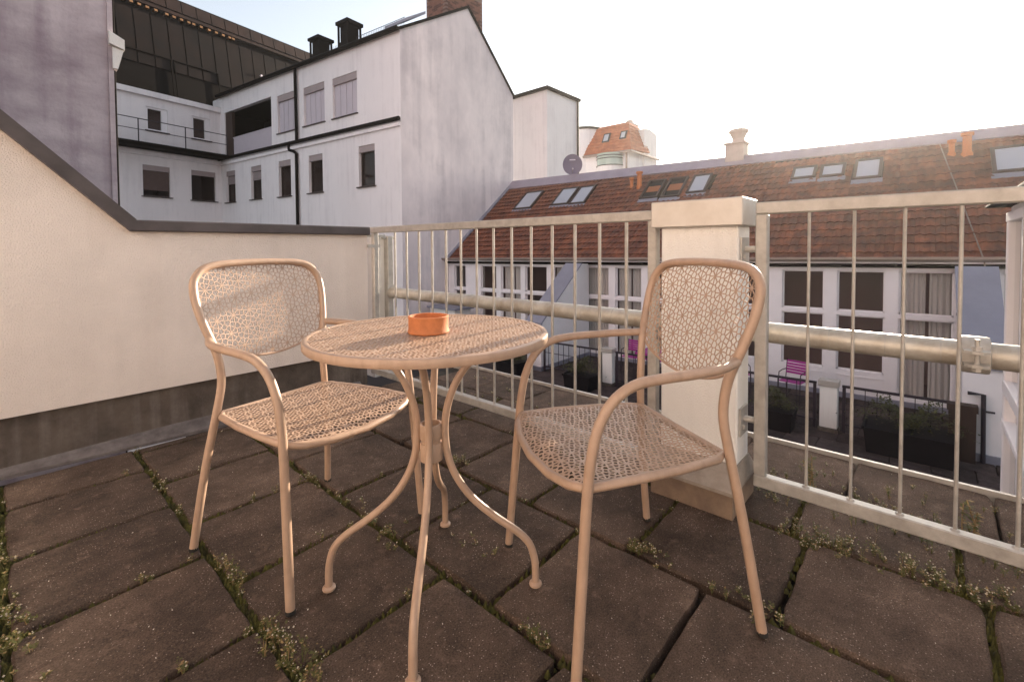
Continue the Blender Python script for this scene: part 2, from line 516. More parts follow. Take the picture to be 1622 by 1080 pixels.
def wall_open(mb, fr, t0, t1, z0, z1, ops, depth):
    """Wall face at n=0 in frame fr with openings (a0,a1,b0,b1) and reveals going to n=-depth."""
    ts = sorted({t0, t1} | {o[0] for o in ops} | {o[1] for o in ops})
    zs = sorted({z0, z1} | {o[2] for o in ops} | {o[3] for o in ops})
    for i in range(len(ts) - 1):
        for j in range(len(zs) - 1):
            ct, cz = (ts[i] + ts[i + 1]) / 2, (zs[j] + zs[j + 1]) / 2
            if any(o[0] < ct < o[1] and o[2] < cz < o[3] for o in ops):
                continue
            mb.face([fr(ts[i], 0, zs[j]), fr(ts[i + 1], 0, zs[j]), fr(ts[i + 1], 0, zs[j + 1]), fr(ts[i], 0, zs[j + 1])])
    for a0, a1, b0, b1 in ops:
        mb.face([fr(a0, 0, b0), fr(a0, -depth, b0), fr(a0, -depth, b1), fr(a0, 0, b1)])
        mb.face([fr(a1, 0, b1), fr(a1, -depth, b1), fr(a1, -depth, b0), fr(a1, 0, b0)])
        mb.face([fr(a0, 0, b1), fr(a0, -depth, b1), fr(a1, -depth, b1), fr(a1, 0, b1)])
        mb.face([fr(a0, 0, b0), fr(a1, 0, b0), fr(a1, -depth, b0), fr(a0, -depth, b0)])
    return mb


def frame_of(P0, ang):
    """Local frame: t along ang (deg), n = outward to the right of t, z up."""
    tx, ty = math.cos(R(ang)), math.sin(R(ang))
    nx, ny = ty, -tx
    return lambda t, n, z: (P0[0] + tx * t + nx * n, P0[1] + ty * t + ny * n, z)


# ---------------------------------------------------------------- perforated rosette sheet
def clip(poly, nx, ny, c):
    """keep nx*x+ny*y <= c"""
    out = []
    m = len(poly)
    for i in range(m):
        a, b = poly[i], poly[(i + 1) % m]
        da, db = nx * a[0] + ny * a[1] - c, nx * b[0] + ny * b[1] - c
        if da <= 0:
            out.append(a)
        if (da < 0 < db) or (db < 0 < da):
            t = da / (da - db)
            out.append((a[0] + (b[0] - a[0]) * t, a[1] + (b[1] - a[1]) * t))
    return out


def rosette_cells(L):
    """Cells of one period of the rosette tiling (hexagonal lattice of spacing L)."""
    a1, a2 = (L, 0.0), (L / 2, L * math.sqrt(3) / 2)
    base = []
    for k in range(8):
        a = 2 * PI * (k + 0.25) / 8
        base.append((0.26 * L * math.cos(a), 0.26 * L * math.sin(a)))
    base += [(L / 2, 0), (L / 4, L * math.sqrt(3) / 4), (-L / 4, L * math.sqrt(3) / 4)]
    base += [(L / 2, L * math.sqrt(3) / 6), (0, L / math.sqrt(3))]
    allp = [(p[0] + i * a1[0] + j * a2[0], p[1] + i * a1[1] + j * a2[1]) for i in range(-3, 4) for j in range(-3, 4) for p in base]
    cells = []
    for p in base:
        poly = [(p[0] - L, p[1] - L), (p[0] + L, p[1] - L), (p[0] + L, p[1] + L), (p[0] - L, p[1] + L)]
        for q in allp:
            dx, dy = q[0] - p[0], q[1] - p[1]
            d = dx * dx + dy * dy
            if d < 1e-12 or d > 4 * L * L:
                continue
            poly = clip(poly, dx, dy, dx * (p[0] + q[0]) / 2 + dy * (p[1] + q[1]) / 2)
        cells.append(poly)
    return cells, a1, a2


def inset(poly, w):
    m = len(poly)
    cx = sum(p[0] for p in poly) / m; cy = sum(p[1] for p in poly) / m
    out = []
    rin = 1e9
    for i in range(m):
        a, b = poly[i], poly[(i + 1) % m]
        ex, ey = b[0] - a[0], b[1] - a[1]
        L = math.hypot(ex, ey) or 1e-9
        rin = min(rin, abs((cx - a[0]) * ey - (cy - a[1]) * ex) / L)
    if rin < w * 1.15:
        return None
    s = 1 - w / rin
    s = max(s, 0.25)
    # blend: miter inset along bisectors limited by uniform scale
    for i in range(m):
        p0, p, p2 = poly[i - 1], poly[i], poly[(i + 1) % m]
        d1 = Vector((p0[0] - p[0], p0[1] - p[1])); d2 = Vector((p2[0] - p[0], p2[1] - p[1]))
        if d1.length < 1e-7 or d2.length < 1e-7:
            return None
        d1.normalize(); d2.normalize()
        bis = d1 + d2
        if bis.length < 1e-4:
            bis = Vector((cx - p[0], cy - p[1]))
        bis.normalize()
        sn = abs(d1.x * bis.y - d1.y * bis.x)
        k = w / max(sn, 0.22)
        k = min(k, 0.8 * math.hypot(cx - p[0], cy - p[1]))
        out.append((p[0] + bis.x * k, p[1] + bis.y * k))
    return out


def dedupe(poly, eps=2e-4):
    out = []
    for p in poly:
        if not out or math.hypot(p[0] - out[-1][0], p[1] - out[-1][1]) > eps:
            out.append(p)
    if len(out) > 1 and math.hypot(out[0][0] - out[-1][0], out[0][1] - out[-1][1]) <= eps:
        out.pop()
    return out


def perforated(mb, outline, L, strut, fmap, thick, rot=0.0):
    """outline: convex ccw polygon; fmap(u,v,h) -> 3D point."""
    cells, a1, a2 = rosette_cells(L)
    ca, sa = math.cos(rot), math.sin(rot)
    xs = [p[0] for p in outline]; ys = [p[1] for p in outline]
    Rr = max(max(map(abs, xs)), max(map(abs, ys))) * 1.6
    n = int(Rr / L) + 2
    edges = []
    m = len(outline)
    for i in range(m):
        a, b = outline[i], outline[(i + 1) % m]
        nx, ny = b[1] - a[1], -(b[0] - a[0])
        edges.append((nx, ny, nx * a[0] + ny * a[1]))
    for i in range(-n, n + 1):
        for j in range(-2 * n, 2 * n + 1):
            ox, oy = i * a1[0] + j * a2[0], i * a1[1] + j * a2[1]
            if abs(ox) > Rr + L or abs(oy) > Rr + L:
                continue
            for c in cells:
                poly = [((x + ox) * ca - (y + oy) * sa, (x + ox) * sa + (y + oy) * ca) for x, y in c]
                if all(p[0] < min(xs) or p[0] > max(xs) or p[1] < min(ys) or p[1] > max(ys) for p in poly):
                    continue
                for e in edges:
                    poly = clip(poly, *e)
                    if len(poly) < 3:
                        break
                poly = dedupe(poly)
                if len(poly) < 3:
                    continue
                ins = inset(poly, strut / 2)
                k = len(poly)
                b = len(mb.v)
                if ins is None:
                    mb.v.extend([fmap(p[0], p[1], thick / 2) for p in poly]); mb.v.extend([fmap(p[0], p[1], -thick / 2) for p in poly])
                    mb.f.append(tuple(range(b, b + k))); mb.f.append(tuple(range(b + 2 * k - 1, b + k - 1, -1))); mb.mi += [0, 0]
                    continue
                for h in (thick / 2, -thick / 2):
                    mb.v.extend([fmap(p[0], p[1], h) for p in poly]); mb.v.extend([fmap(p[0], p[1], h) for p in ins])
                for q in range(k):
                    q2 = (q + 1) % k
                    mb.f.append((b + q, b + q2, b + k + q2, b + k + q))
                    mb.f.append((b + 2 * k + q2, b + 2 * k + q, b + 3 * k + q, b + 3 * k + q2))
                    mb.f.append((b + k + q, b + k + q2, b + 3 * k + q2, b + 3 * k + q))
                    mb.mi += [0, 0, 0]


# ================================================================= SETTING
g = MB(); g.box(-300, -300, -14.2, 300, 300, -14); struct(g.build('ground', M['ground']))

# --- own terrace: body, bed, slabs
t = MB(); t.box(-6, -6, -2.9, 2.66, 3.06, -0.05)
terrace = struct(t.build('terrace_floor', M['joint'], origin=(0, 0, 0)))


def slab_mesh(w, d, h, seed, n=7, c=0.006):
    rnd = random.Random(seed)
    mb = MB()
    ed = [[rnd.uniform(-0.0035, 0.0035) for _ in range(n + 1)] for _ in range(4)]
    cs = [rnd.uniform(0, 0.007) for _ in range(4)]
    def P(i, j, inner=0.0):
        u, v = i / n, j / n
        x = -w / 2 + w * u; y = -d / 2 + d * v
        if i == 0: x += ed[0][j]
        if i == n: x += ed[1][j]
        if j == 0: y += ed[2][i]
        if j == n: y += ed[3][i]
        if (i in (0, n)) and (j in (0, n)):
            q = cs[(i > 0) * 2 + (j > 0)]
            x += q if i == 0 else -q; y += q if j == 0 else -q
        return x, y
    for i in range(n):
        for j in range(n):
            pass
    idx = {}
    for i in range(n + 1):
        for j in range(n + 1):
            x, y = P(i, j)
            edge = i in (0, n) or j in (0, n)
            if edge:
                x2 = x + (c if i == 0 else -c if i == n else 0); y2 = y + (c if j == 0 else -c if j == n else 0)
            else:
                x2, y2 = x, y
            idx[i, j] = len(mb.v)
            mb.v.append((x2, y2, h + rnd.uniform(-0.0015, 0.0015)))
    for i in range(n):
        for j in range(n):
            mb.f.append((idx[i, j], idx[i + 1, j], idx[i + 1, j + 1], idx[i, j + 1])); mb.mi.append(0)
    ring = [(i, 0) for i in range(n)] + [(n, j) for j in range(n)] + [(i, n) for i in range(n, 0, -1)] + [(0, j) for j in range(n, 0, -1)]
    b = len(mb.v)
    for i, j in ring:
        x, y = P(i, j); mb.v.append((x, y, h - c * rnd.uniform(0.7, 1.6)))
    for i, j in ring:
        x, y = P(i, j); mb.v.append((x, y, 0))
    m = len(ring)
    for k in range(m):
        k2 = (k + 1) % m
        mb.f.append((b + k, b + k2, idx[ring[k2]], idx[ring[k]])); mb.mi.append(0)
        mb.f.append((b + m + k, b + m + k2, b + k2, b + k)); mb.mi.append(0)
    return mb


slab_vars = [slab_mesh(0.436, 0.416, 0.05, 10 + i).mesh('paving_slab', M['slab'], smooth=40) for i in range(6)]
rows = {-2: (0.62, 9), -1: (0.425, 9), 0: (0.425, 9), 1: (0.21, 9), 2: (0.06, 9), 3: (0.29, 9)}
rj = random.Random(3)
joints = []      # (x0,y0,x1,y1,width)
colx = [-1.39, -0.925, -0.005, 0.447, 0.90, 1.367, 1.825]
colx = [-0.925, -0.465, -0.005, 0.447, 0.90, 1.367, 1.825]
offs = {0: 0.62 % 0.44, 1: 0.86 % 0.44, 2: 0.86 % 0.44, 3: 0.65 % 0.444, 4: 0.47 % 0.432, 5: 0.29 % 0.43}
pit_ = {0: 0.44, 1: 0.44, 2: 0.442, 3: 0.444, 4: 0.433, 5: 0.43}
for c in range(6):
    x0, x1 = colx[c], colx[c + 1]
    p = pit_[c]
    y = offs[c] - 4 * p
    while y < 2.9:
        y1 = min(y + p, 2.935)
        if y1 - y < 0.05:
            break
        gap = rj.uniform(0.014, 0.022)
        xa, ya = (x0 + x1) / 2, (y + y1) / 2
        o = inst('paving_slab', slab_vars[rj.randrange(6)], terrace, (xa, ya, -0.05 + rj.uniform(-0.004, 0.003)))
        o.scale = ((x1 - x0 - gap * 1.1) / 0.436, (y1 - y - gap) / 0.416, 1)
        o.rotation_euler = (rj.uniform(-.006, .006), rj.uniform(-.006, .006), rj.uniform(-.008, .008))
        joints.append((x0, y, x1, y))
        joints.append((x0, y, x0, y1))
        y = y1
# edge strip under the railing and outside it
strip_vars = [slab_mesh(0.436, 0.416, 0.05, 30 + i).mesh('paving_slab', M['slab'], smooth=40) for i in range(3)]
y = -0.96 - 0.435 * 3
while y < 2.9:
    o = inst('paving_slab', strip_vars[rj.randrange(3)], terrace, (2.035, y + 0.2175, -0.054))
    o.scale = (0.395 / 0.436, 0.418 / 0.416, 1)
    joints.append((1.835, y, 2.24, y)); joints.append((1.83, y, 1.83, y + 0.435))
    o = inst('paving_slab', strip_vars[rj.randrange(3)], terrace, (2.445, y + 0.10, -0.058))
    o.scale = (0.40 / 0.436, 0.43 / 0.416, 1)
    y += 0.435
e = MB(); e.box(2.65, -6, -0.25, 2.668, 3.06, 0.008); e.build('edge_flashing', M['zinc'], terrace)
e = MB(); e.box(2.668, -6, -2.9, 2.70, 3.06, -0.25); e.build('outer_wall', M['white'], terrace)

# moss and little weeds in the joints
mo = MB()
rm = random.Random(11)


def moss_clump(x, y, z, r, h):
    k = 6
    b = len(mo.v)
    a0 = rm.uniform(0, 6)
    for i in range(k):
        a = a0 + 2 * PI * i / k
        rr = r * rm.uniform(0.6, 1.3)
        mo.v.append((x + rr * math.cos(a), y + rr * math.sin(a), z))
    mo.v.append((x + rm.uniform(-.3, .3) * r, y + rm.uniform(-.3, .3) * r, z + h))
    for i in range(k):
        mo.f.append((b + i, b + (i + 1) % k, b + k)); mo.mi.append(0)


def dens(x, y):
    d = 0.55 + 0.6 * math.sin(3.1 * x + 1.7 * y) * math.cos(2.3 * y - x)
    if abs(x - 0.447) < 0.08: d += 0.35
    if abs(x + 0.005) < 0.08: d += 0.6
    return d


for x0, y0, x1, y1 in joints:
    L = math.hypot(x1 - x0, y1 - y0)
    if x0 < -0.1 and x1 < 0.1 and y0 < 1.0:
        continue
    n = int(L / 0.0028)
    for i in range(n):
        u = rm.random()
        x = x0 + (x1 - x0) * u; y = y0 + (y1 - y0) * u
        if rm.random() > dens(x, y):
            continue
        w = 0.008
        x += rm.gauss(0, w) if x0 == x1 else 0; y += rm.gauss(0, w) if y0 == y1 else 0
        moss_clump(x, y, -0.022, rm.uniform(0.005, 0.014), rm.uniform(0.010, 0.024))
stuff(mo.build('joint_moss', M['moss'], terrace))

wd = MB()


def sprig(x, y, z, h, spread=0.5, flowers=True):
    n = rm.randint(3, 6)
    for _ in range(n):
        a = rm.uniform(0, 2 * PI); lean = rm.uniform(0.1, spread)
        hh = h * rm.uniform(0.5, 1.1)
        top = Vector((x + math.cos(a) * lean * hh, y + math.sin(a) * lean * hh, z + hh))
        basep = Vector((x, y, z)); mid = basep.lerp(top, 0.5) + Vector((0, 0, hh * 0.12))
        w = 0.0009
        side = Vector((-math.sin(a), math.cos(a), 0)) * w
        wd.slot(rm.choice((0, 0, 1)))
        wd.face([basep - side, basep + side, mid + side * .8, mid - side * .8]); wd.face([mid - side * .8, mid + side * .8, top])
        for q in range(rm.randint(4, 8)):
            u = rm.uniform(0.25, 1)
            p = basep.lerp(mid, u * 2) if u < .5 else mid.lerp(top, u * 2 - 1)
            b = rm.uniform(0, 2 * PI); l = rm.uniform(0.004, 0.010)
            d = Vector((math.cos(b), math.sin(b), rm.uniform(-.2, .6))) * l
            s2 = d.cross(Vector((0, 0, 1))).normalized() * l * 0.35
            wd.slot(rm.choice((0, 0, 0, 1)))
            wd.face([p, p + d * .5 + s2, p + d, p + d * .5 - s2])
        if flowers and rm.random() < 0.45:
            wd.slot(2)
            r_ = rm.uniform(0.0015, 0.0032)
            p = top
            for ax in ((1, 0, 0), (0, 1, 0)):
                axv = Vector(ax) * r_
                wd.face([p - axv, p + Vector((0, 0, -r_)), p + axv, p + Vector((0, 0, r_))])
    wd.slot(0)


jc = [j for j in joints if j[0] > -0.2 and j[1] > -0.6]
for _ in range(420):
    x0, y0, x1, y1 = rm.choice(jc)
    u = rm.random()
    x = x0 + (x1 - x0) * u; y = y0 + (y1 - y0) * u
    if rm.random() > dens(x, y) ** 2:
        continue
    sprig(x + rm.gauss(0, .006), y + rm.gauss(0, .006), -0.015, rm.choice((0.015, 0.022, 0.03, 0.045)))
# denser clusters where the photograph shows them
for cx, cy, n, hh, sp in ((0.452, 1.13, 16, 0.075, .05), (0.46, 1.25, 8, .05, .03), (1.84, 0.22, 46, 0.05, .09), (1.85, -0.02, 40, .05, .09), (1.86, -0.2, 24, .045, .08),
                          (1.40, 0.68, 22, .035, .05), (-0.005, 1.75, 34, .04, .1), (0.02, 1.35, 20, .05, .08), (0.90, 1.45, 18, .035, .08), (0.90, 0.72, 10, .04, .03),
                          (0.89, 1.97, 14, .035, .05), (0.47, 1.58, 10, .05, .04), (1.38, .33, 14, .035, .06), (0.46, 2.43, 12, .03, .05), (1.43, 1.6, 12, .035, .05), (1.05, 1.1, 6, .03, .05)):
    for _ in range(n):
        sprig(cx + rm.gauss(0, sp * .35), cy + rm.gauss(0, sp), -0.012, hh * rm.uniform(.5, 1.1))
# outside the railing, along its foot, and loose white bits on the outer strip
for _ in range(210):
    sprig(rm.uniform(2.0, 2.26) + (0.0 if rm.random() < .7 else rm.uniform(0, .3)), rm.uniform(-1.0, 0.5), -0.006, rm.choice((0.02, .03, .05)))
for _ in range(60):
    sprig(rm.uniform(2.0, 2.5), rm.uniform(0.9, 2.9), -0.006, rm.choice((0.015, .02)))
wd.slot(2)
for _ in range(420):
    x, y = (rm.uniform(1.95, 2.6), rm.uniform(-1.0, 2.6)) if rm.random() < .62 else (rm.uniform(0, 1.8), rm.uniform(-.2, 2.6))
    r_ = rm.uniform(0.0012, 0.0036); a = rm.uniform(0, 3)
    ca, sa = math.cos(a) * r_, math.sin(a) * r_
    wd.face([(x - ca, y - sa, .0035), (x + sa * .6, y - ca * .6, .0035), (x + ca, y + sa, .005), (x - sa * .6, y + ca * .6, .005)])
stuff(wd.build('joint_weeds', [M['weed'], M['straw'], M['bud']], terrace))


def weed_plant(x, y, h, label):
    rr = random.Random(int(x * 100 + y * 1000))
    root = thing('weed_plant', label, 'weed', (x, y, -0.005), 'tall weeds outside the railing')
    st = MB(); lf = MB()
    for k in range(3):
        px, py = x + rr.uniform(-.015, .015), y + rr.uniform(-.015, .015)
        pts = [(px, py, -.005), (px + rr.uniform(-.01, .01), py + rr.uniform(-.01, .01), h * .5), (px + rr.uniform(-.02, .02), py + rr.uniform(-.02, .02), h * rr.uniform(.75, 1))]
        st.tube(pts, 0.0018, 5)
        for q in range(40):
            u = rr.uniform(.05, 1)
            p = Vector(pts[0]).lerp(Vector(pts[1]), u * 2) if u < .5 else Vector(pts[1]).lerp(Vector(pts[2]), u * 2 - 1)
            a = rr.uniform(0, 2 * PI); l = rr.uniform(.010, .022)
            d = Vector((math.cos(a), math.sin(a), rr.uniform(-.3, .5))) * l
            s2 = d.cross(Vector((0, 0, 1))).normalized() * l * .35
            lf.slot(0 if rr.random() < .7 else 1)
            lf.face([p, p + d * .5 + s2, p + d, p + d * .5 - s2])
    st.build('stem', M['straw'], root); stuff(lf.build('leaves', [M['weed'], M['straw']], root))


weed_plant(2.16, 0.335, 0.16, 'leafy weed growing behind the first bar right of the pillar')
weed_plant(2.12, -0.115, 0.16, 'leafy weed growing at the railing foot below the pipe clamp')

# --- parapet wall on the left
pw = thing('parapet_wall', 'cream rendered parapet wall left of the chairs, its coping stepping down at forty five degrees', 'wall', (0, 3.1, 0))
w = MB()
w.prism([(-6, 3.0, 0.262), (1.795, 3.0, 0.262), (1.795, 3.0, 1.09), (0.466, 3.0, 1.09), (-5.7, 3.0, 7.3), (-6, 3.0, 7.3)], (0, 0, 0), (0, 0.2, 0))
w.build('wall', M['plaster'], pw)
w = MB(); w.prism([(-6, 3.035, 0), (1.80, 3.035, 0), (1.80, 3.035, 0.262), (-6, 3.035, 0.262)], (0, 0, 0), (0, 0.165, 0))
w.build('base_upstand', M['concrete'], pw)
w = MB()
for xa, xb, ya_, yb_, za, zb in ((-6, -0.1, 3.02, 3.018, .030, .032), (-0.1, 0.6, 3.018, 2.962, .032, .052), (0.6, 1.3, 2.962, 2.95, .052, .056), (1.3, 1.74, 2.95, 2.985, .056, .04)):
    w.hexa([(xa, ya_, -.01), (xb, yb_, -.01), (xb, 3.034, -.01), (xa, 3.034, -.01), (xa, ya_, .006), (xb, yb_, .006), (xb, 3.034, zb), (xa, 3.034, za)])
w.build('lead_strip', M['flash'], pw)
w = MB(); w.bbox(0.462, 2.965, 1.089, 1.803, 3.24, 1.147, 0.006); w.build('coping', M['coping'], pw)
w = MB()
w.prism([(0.462, 2.962, 1.089), (0.486, 2.962, 1.149), (-5.7, 2.962, 7.395), (-5.7, 2.962, 7.31)], (0, 0, 0), (0, 0.28, 0))
w.build('coping', M['coping'], pw)
w = MB(); w.box(1.94, 3.16, 0, 2.05, 3.36, 1.10); w.build('end_pier', M['white'], pw)

# --- pillar between the railings
pl = thing('pillar', 'white rendered pillar with zinc cap between the two railings', 'pillar', (1.9, 0.67, 0))
w = MB(); w.bbox(1.84, 0.52, 0.17, 1.985, 0.818, 1.075, 0.006); w.build('shaft', M['white'], pl)
w = MB(); w.bbox(1.812, 0.498, 1.073, 2.0, 0.85, 1.178, 0.004); w.build('cap', M['zinc'], pl)
w = MB(); w.box(1.765, 0.512, 0, 2.04, 0.826, 0.103); w.build('foot_block', M['plinth'], pl)
w = MB()
w.hexa([(1.755, 0.505, 0.103), (2.05, 0.505, 0.103), (2.05, 0.833, 0.103), (1.755, 0.833, 0.103), (1.835, 0.517, 0.172), (1.99, 0.517, 0.172), (1.99, 0.822, 0.172), (1.835, 0.822, 0.172)])
w.hexa([(1.755, 0.505, 0.09), (2.05, 0.505, 0.09), (2.05, 0.833, 0.09), (1.755, 0.833, 0.09), (1.755, 0.505, 0.1028), (2.05, 0.505, 0.1028), (2.05, 0.833, 0.1028), (1.755, 0.833, 0.1028)])
w.build('sloped_ledge', M['ledge'], pl)
for z in (0.34, 0.985):
    w = MB(); w.box(1.855, 0.512, z - 0.06, 1.945, 0.5195, z + 0.045); w.tube([(1.90, 0.512, z), (1.90, 0.476, z)], 0.012, 10)
    w.box(1.875, 0.504, z - .035, 1.89, .512, z - .02)
    w.build('bracket', M['galv'], pl)

# --- railings
def bar_mesh(r):
    return MB().tube([(0, 0, 0), (0, 0, 1)], r, 10).mesh('baluster', M['galv'], smooth=50)


def railing(label, ya, yb, z0, zt, bars, posts, r):
    bar_me = bar_mesh(r)
    root = thing('railing', label, 'railing', (1.90, (ya + yb) / 2, z0), 'galvanised railings at the terrace edge')
    w = MB(); w.bbox(1.88, ya, zt - 0.044, 1.92, yb, zt, 0.004); w.build('top_rail', M['galv'], root)
    w = MB(); w.bbox(1.88, ya, z0, 1.92, yb, z0 + 0.045, 0.004); w.build('bottom_rail', M['galv'], root)
    for p in posts:
        w = MB(); w.bbox(1.88, p - .02, z0 + .0455, 1.92, p + .02, zt - 0.0445, 0.004); w.build('post', M['galv'], root)
    weld = MB()
    for b in bars:
        o = inst('baluster', bar_me, root, (1.90, b, z0 + 0.044)); o.scale = (1, 1, zt - z0 - 0.087)
        weld.lathe([(0.013, 0), (0.0085, 0.006)], (1.90, b, z0 + 0.0445), 8)
    stuff(weld.build('weld_beads', M['galv'], root))
    return root


rl = railing('long galvanised railing with vertical bars from the parapet wall to the pillar', 0.858, 3.12, 0.055, 1.152,
             [2.81 - 0.1386 * i for i in range(14)], [0.878, 3.07], 0.0074)
w = MB(); w.box(1.79, 2.975, 1.0, 1.882, 2.998, 1.022); w.build('wall_tie', M['galv'], rl)
w = MB(); w.box(1.80, 3.115, 1.08, 2.02, 3.135, 1.098); w.build('wall_tie', M['galv'], rl)
railing('short galvanised railing panel with thin bars to the right of the pillar', -1.3, 0.474, 0.098, 1.158,
        [0.307 - 0.1275 * i for i in range(12)], [0.454, -1.28], 0.0052)

# --- pipe behind the railings
pp = thing('steel_pipe', 'thick galvanised pipe running behind the railing bars with a clamp', 'pipe', (2.055, 0.9, 0.61))
w = MB(); w.tube([(2.055, -1.5, 0.652), (2.055, 3.10, 0.652)], 0.0405, 28); w.build('tube', M['pipe'], pp, smooth=40)
w = MB()  # thin rings imitating the shadows and reflections of the railing bars
for y in (2.35, 2.18, 1.72, 1.33, 1.15, 0.26, 0.10, -0.04, -.21):
    w.tube([(2.055, y, 0.652), (2.055, y + .004, 0.652)], 0.0413, 28)
w.build('bar_shadow_rings', M['galv'], pp, smooth=40)
w = MB()
w.tube([(2.055, -0.152, 0.652), (2.055, -0.150, 0.652), (2.055, -0.144, 0.652), (2.055, -0.092, 0.652), (2.055, -0.086, 0.652), (2.055, -0.084, 0.652)], [0.050, 0.056, 0.058, 0.058, 0.056, 0.050], 32)
clamp = w.build('clamp', M['galv'], pp, smooth=40)
for z0_, z1_ in ((0.668, 0.677), (0.627, 0.636)):
    w = MB(); w.prism([(1.955, -0.130, z0_), (1.955, -0.106, z0_), (1.967, -0.090, z0_), (2.02, -0.086, z0_), (2.02, -0.150, z0_), (1.967, -0.146, z0_)], (0, 0, 0), (0, 0, z1_ - z0_)); w.build('clamp_lug', M['galv'], clamp)
w = MB(); w.tube([(1.975, -0.118, 0.612), (1.975, -0.118, 0.712)], 0.0062, 10); w.tube([(1.975, -0.118, 0.6775), (1.975, -0.118, 0.690)], 0.0125, 6); w.tube([(1.975, -0.118, 0.614), (1.975, -0.118, 0.6265)], 0.0125, 6)
w.build('bolt', M['galv'], clamp)
w = MB(); w.bbox(2.03, 3.10, 0.0, 2.08, 3.155, 1.09, 0.004); w.box(2.02, 3.09, 0.60, 2.09, 3.10, 0.71); w.tube([(2.0, 3.128, 1.075), (2.10, 3.128, 1.075)], 0.012, 8)
w.build('support_post', M['galv'], pp)

# ================================================================= TABLE
tb = thing('bistro_table', 'round beige perforated metal bistro table with four curved legs, between the chairs', 'table', (0.838, 1.07, 0))
TZ = 0.757
w = MB()
perforated(w, [(0.328 * math.cos(2 * PI * k / 64), 0.328 * math.sin(2 * PI * k / 64)) for k in range(64)], 0.048, 0.0050,
           lambda u, v, h: (0.838 + u, 1.07 + v, TZ - 0.0015 + h), 0.0016, rot=0.25)
w.build('tabletop', M['paint'], tb)
w = MB()
seg = 96
prof = [(0.326, -0.004), (0.326, 0.0002), (0.333, 0.0016), (0.339, -0.001), (0.341, -0.005), (0.341, -0.020), (0.3395, -0.022), (0.337, -0.020), (0.336, -0.006)]
w.lathe([(r, z) for r, z in prof] + [prof[0]], (0.838, 1.07, TZ), seg, cap=False)
w.build('rim', M['paint'], tb, smooth=40)
leg_pts = [(0.303, 0.010), (0.303, 0.05), (0.299, 0.085), (0.284, 0.128), (0.248, 0.165), (0.180, 0.213), (0.115, 0.270), (0.070, 0.335), (0.048, 0.395), (0.041, 0.45), (0.042, 0.50), (0.053, 0.555), (0.074, 0.608), (0.105, 0.655), (0.145, 0.695), (0.19, 0.722), (0.225, 0.733)]
for k in range(4):
    a = PI / 4 + k * PI / 2 + R(-2)
    ca, sa = math.cos(a), math.sin(a)
    path = smoothpath([(0.838 + r * ca, 1.07 + r * sa, z) for r, z in leg_pts], 4)
    w = MB(); w.tube(path, 0.0108, 12)
    lg = w.build('leg', M['paint'], tb, smooth=50)
    w = MB(); w.lathe([(0.015, 0), (0.0185, 0.003), (0.0185, 0.009), (0.013, 0.014)], (0.838 + .303 * ca, 1.07 + .303 * sa, 0), 14); w.build('foot', M['paint'], lg, smooth=40)
w = MB()
w.lathe([(0.0265, 0.445), (0.0315, 0.445), (0.0325, 0.447), (0.0325, 0.487), (0.0315, 0.489), (0.0265, 0.489), (0.0265, 0.445)], (0.838, 1.07, 0), 28, cap=False)
w.lathe([(0.0265, 0.383), (0.0325, 0.383), (0.0325, 0.432), (0.0315, 0.434), (0.0265, 0.434), (0.0265, 0.383)], (0.838, 1.07, 0), 28, cap=False)
w.lathe([(0.028, 0.432), (0.028, 0.446)], (0.838, 1.07, 0), 20, cap=False)
w.build('collar', M['paint'], tb, smooth=40)
w = MB()
for dx, dy in ((0.028, .0), (-.028, 0)):
    w.box(0.838 - .022, 1.07 - .225 * (1 if dx > 0 else -1) - .010, 0.7345, 0.838 + .022, 1.07 - .225 * (1 if dx > 0 else -1) + .01, 0.7365)
ringp = [(0.838 + 0.228 * math.cos(2 * PI * k / 40), 1.07 + 0.228 * math.sin(2 * PI * k / 40), 0.742) for k in range(40)]
w.tube(ringp, 0.006, 8, closed=True)
w.build('under_ring', M['paint'], tb, smooth=40)

# ashtray
w = MB()
w.lathe([(0.050, 0.0), (0.0575, 0.0), (0.059, 0.003), (0.0575, 0.009), (0.0562, 0.012), (0.0562, 0.040), (0.0572, 0.043), (0.0572, 0.0465), (0.0555, 0.048), (0.0515, 0.048), (0.050, 0.0465),
         (0.0495, 0.010), (0.046, 0.007), (0.001, 0.007)], (0.824, 1.058, TZ + 0.0009), 40)
ash = w.build('ashtray', M['terracotta'], smooth=35)
tag(ash, 'round terracotta ashtray standing on the middle of the table', 'ashtray')


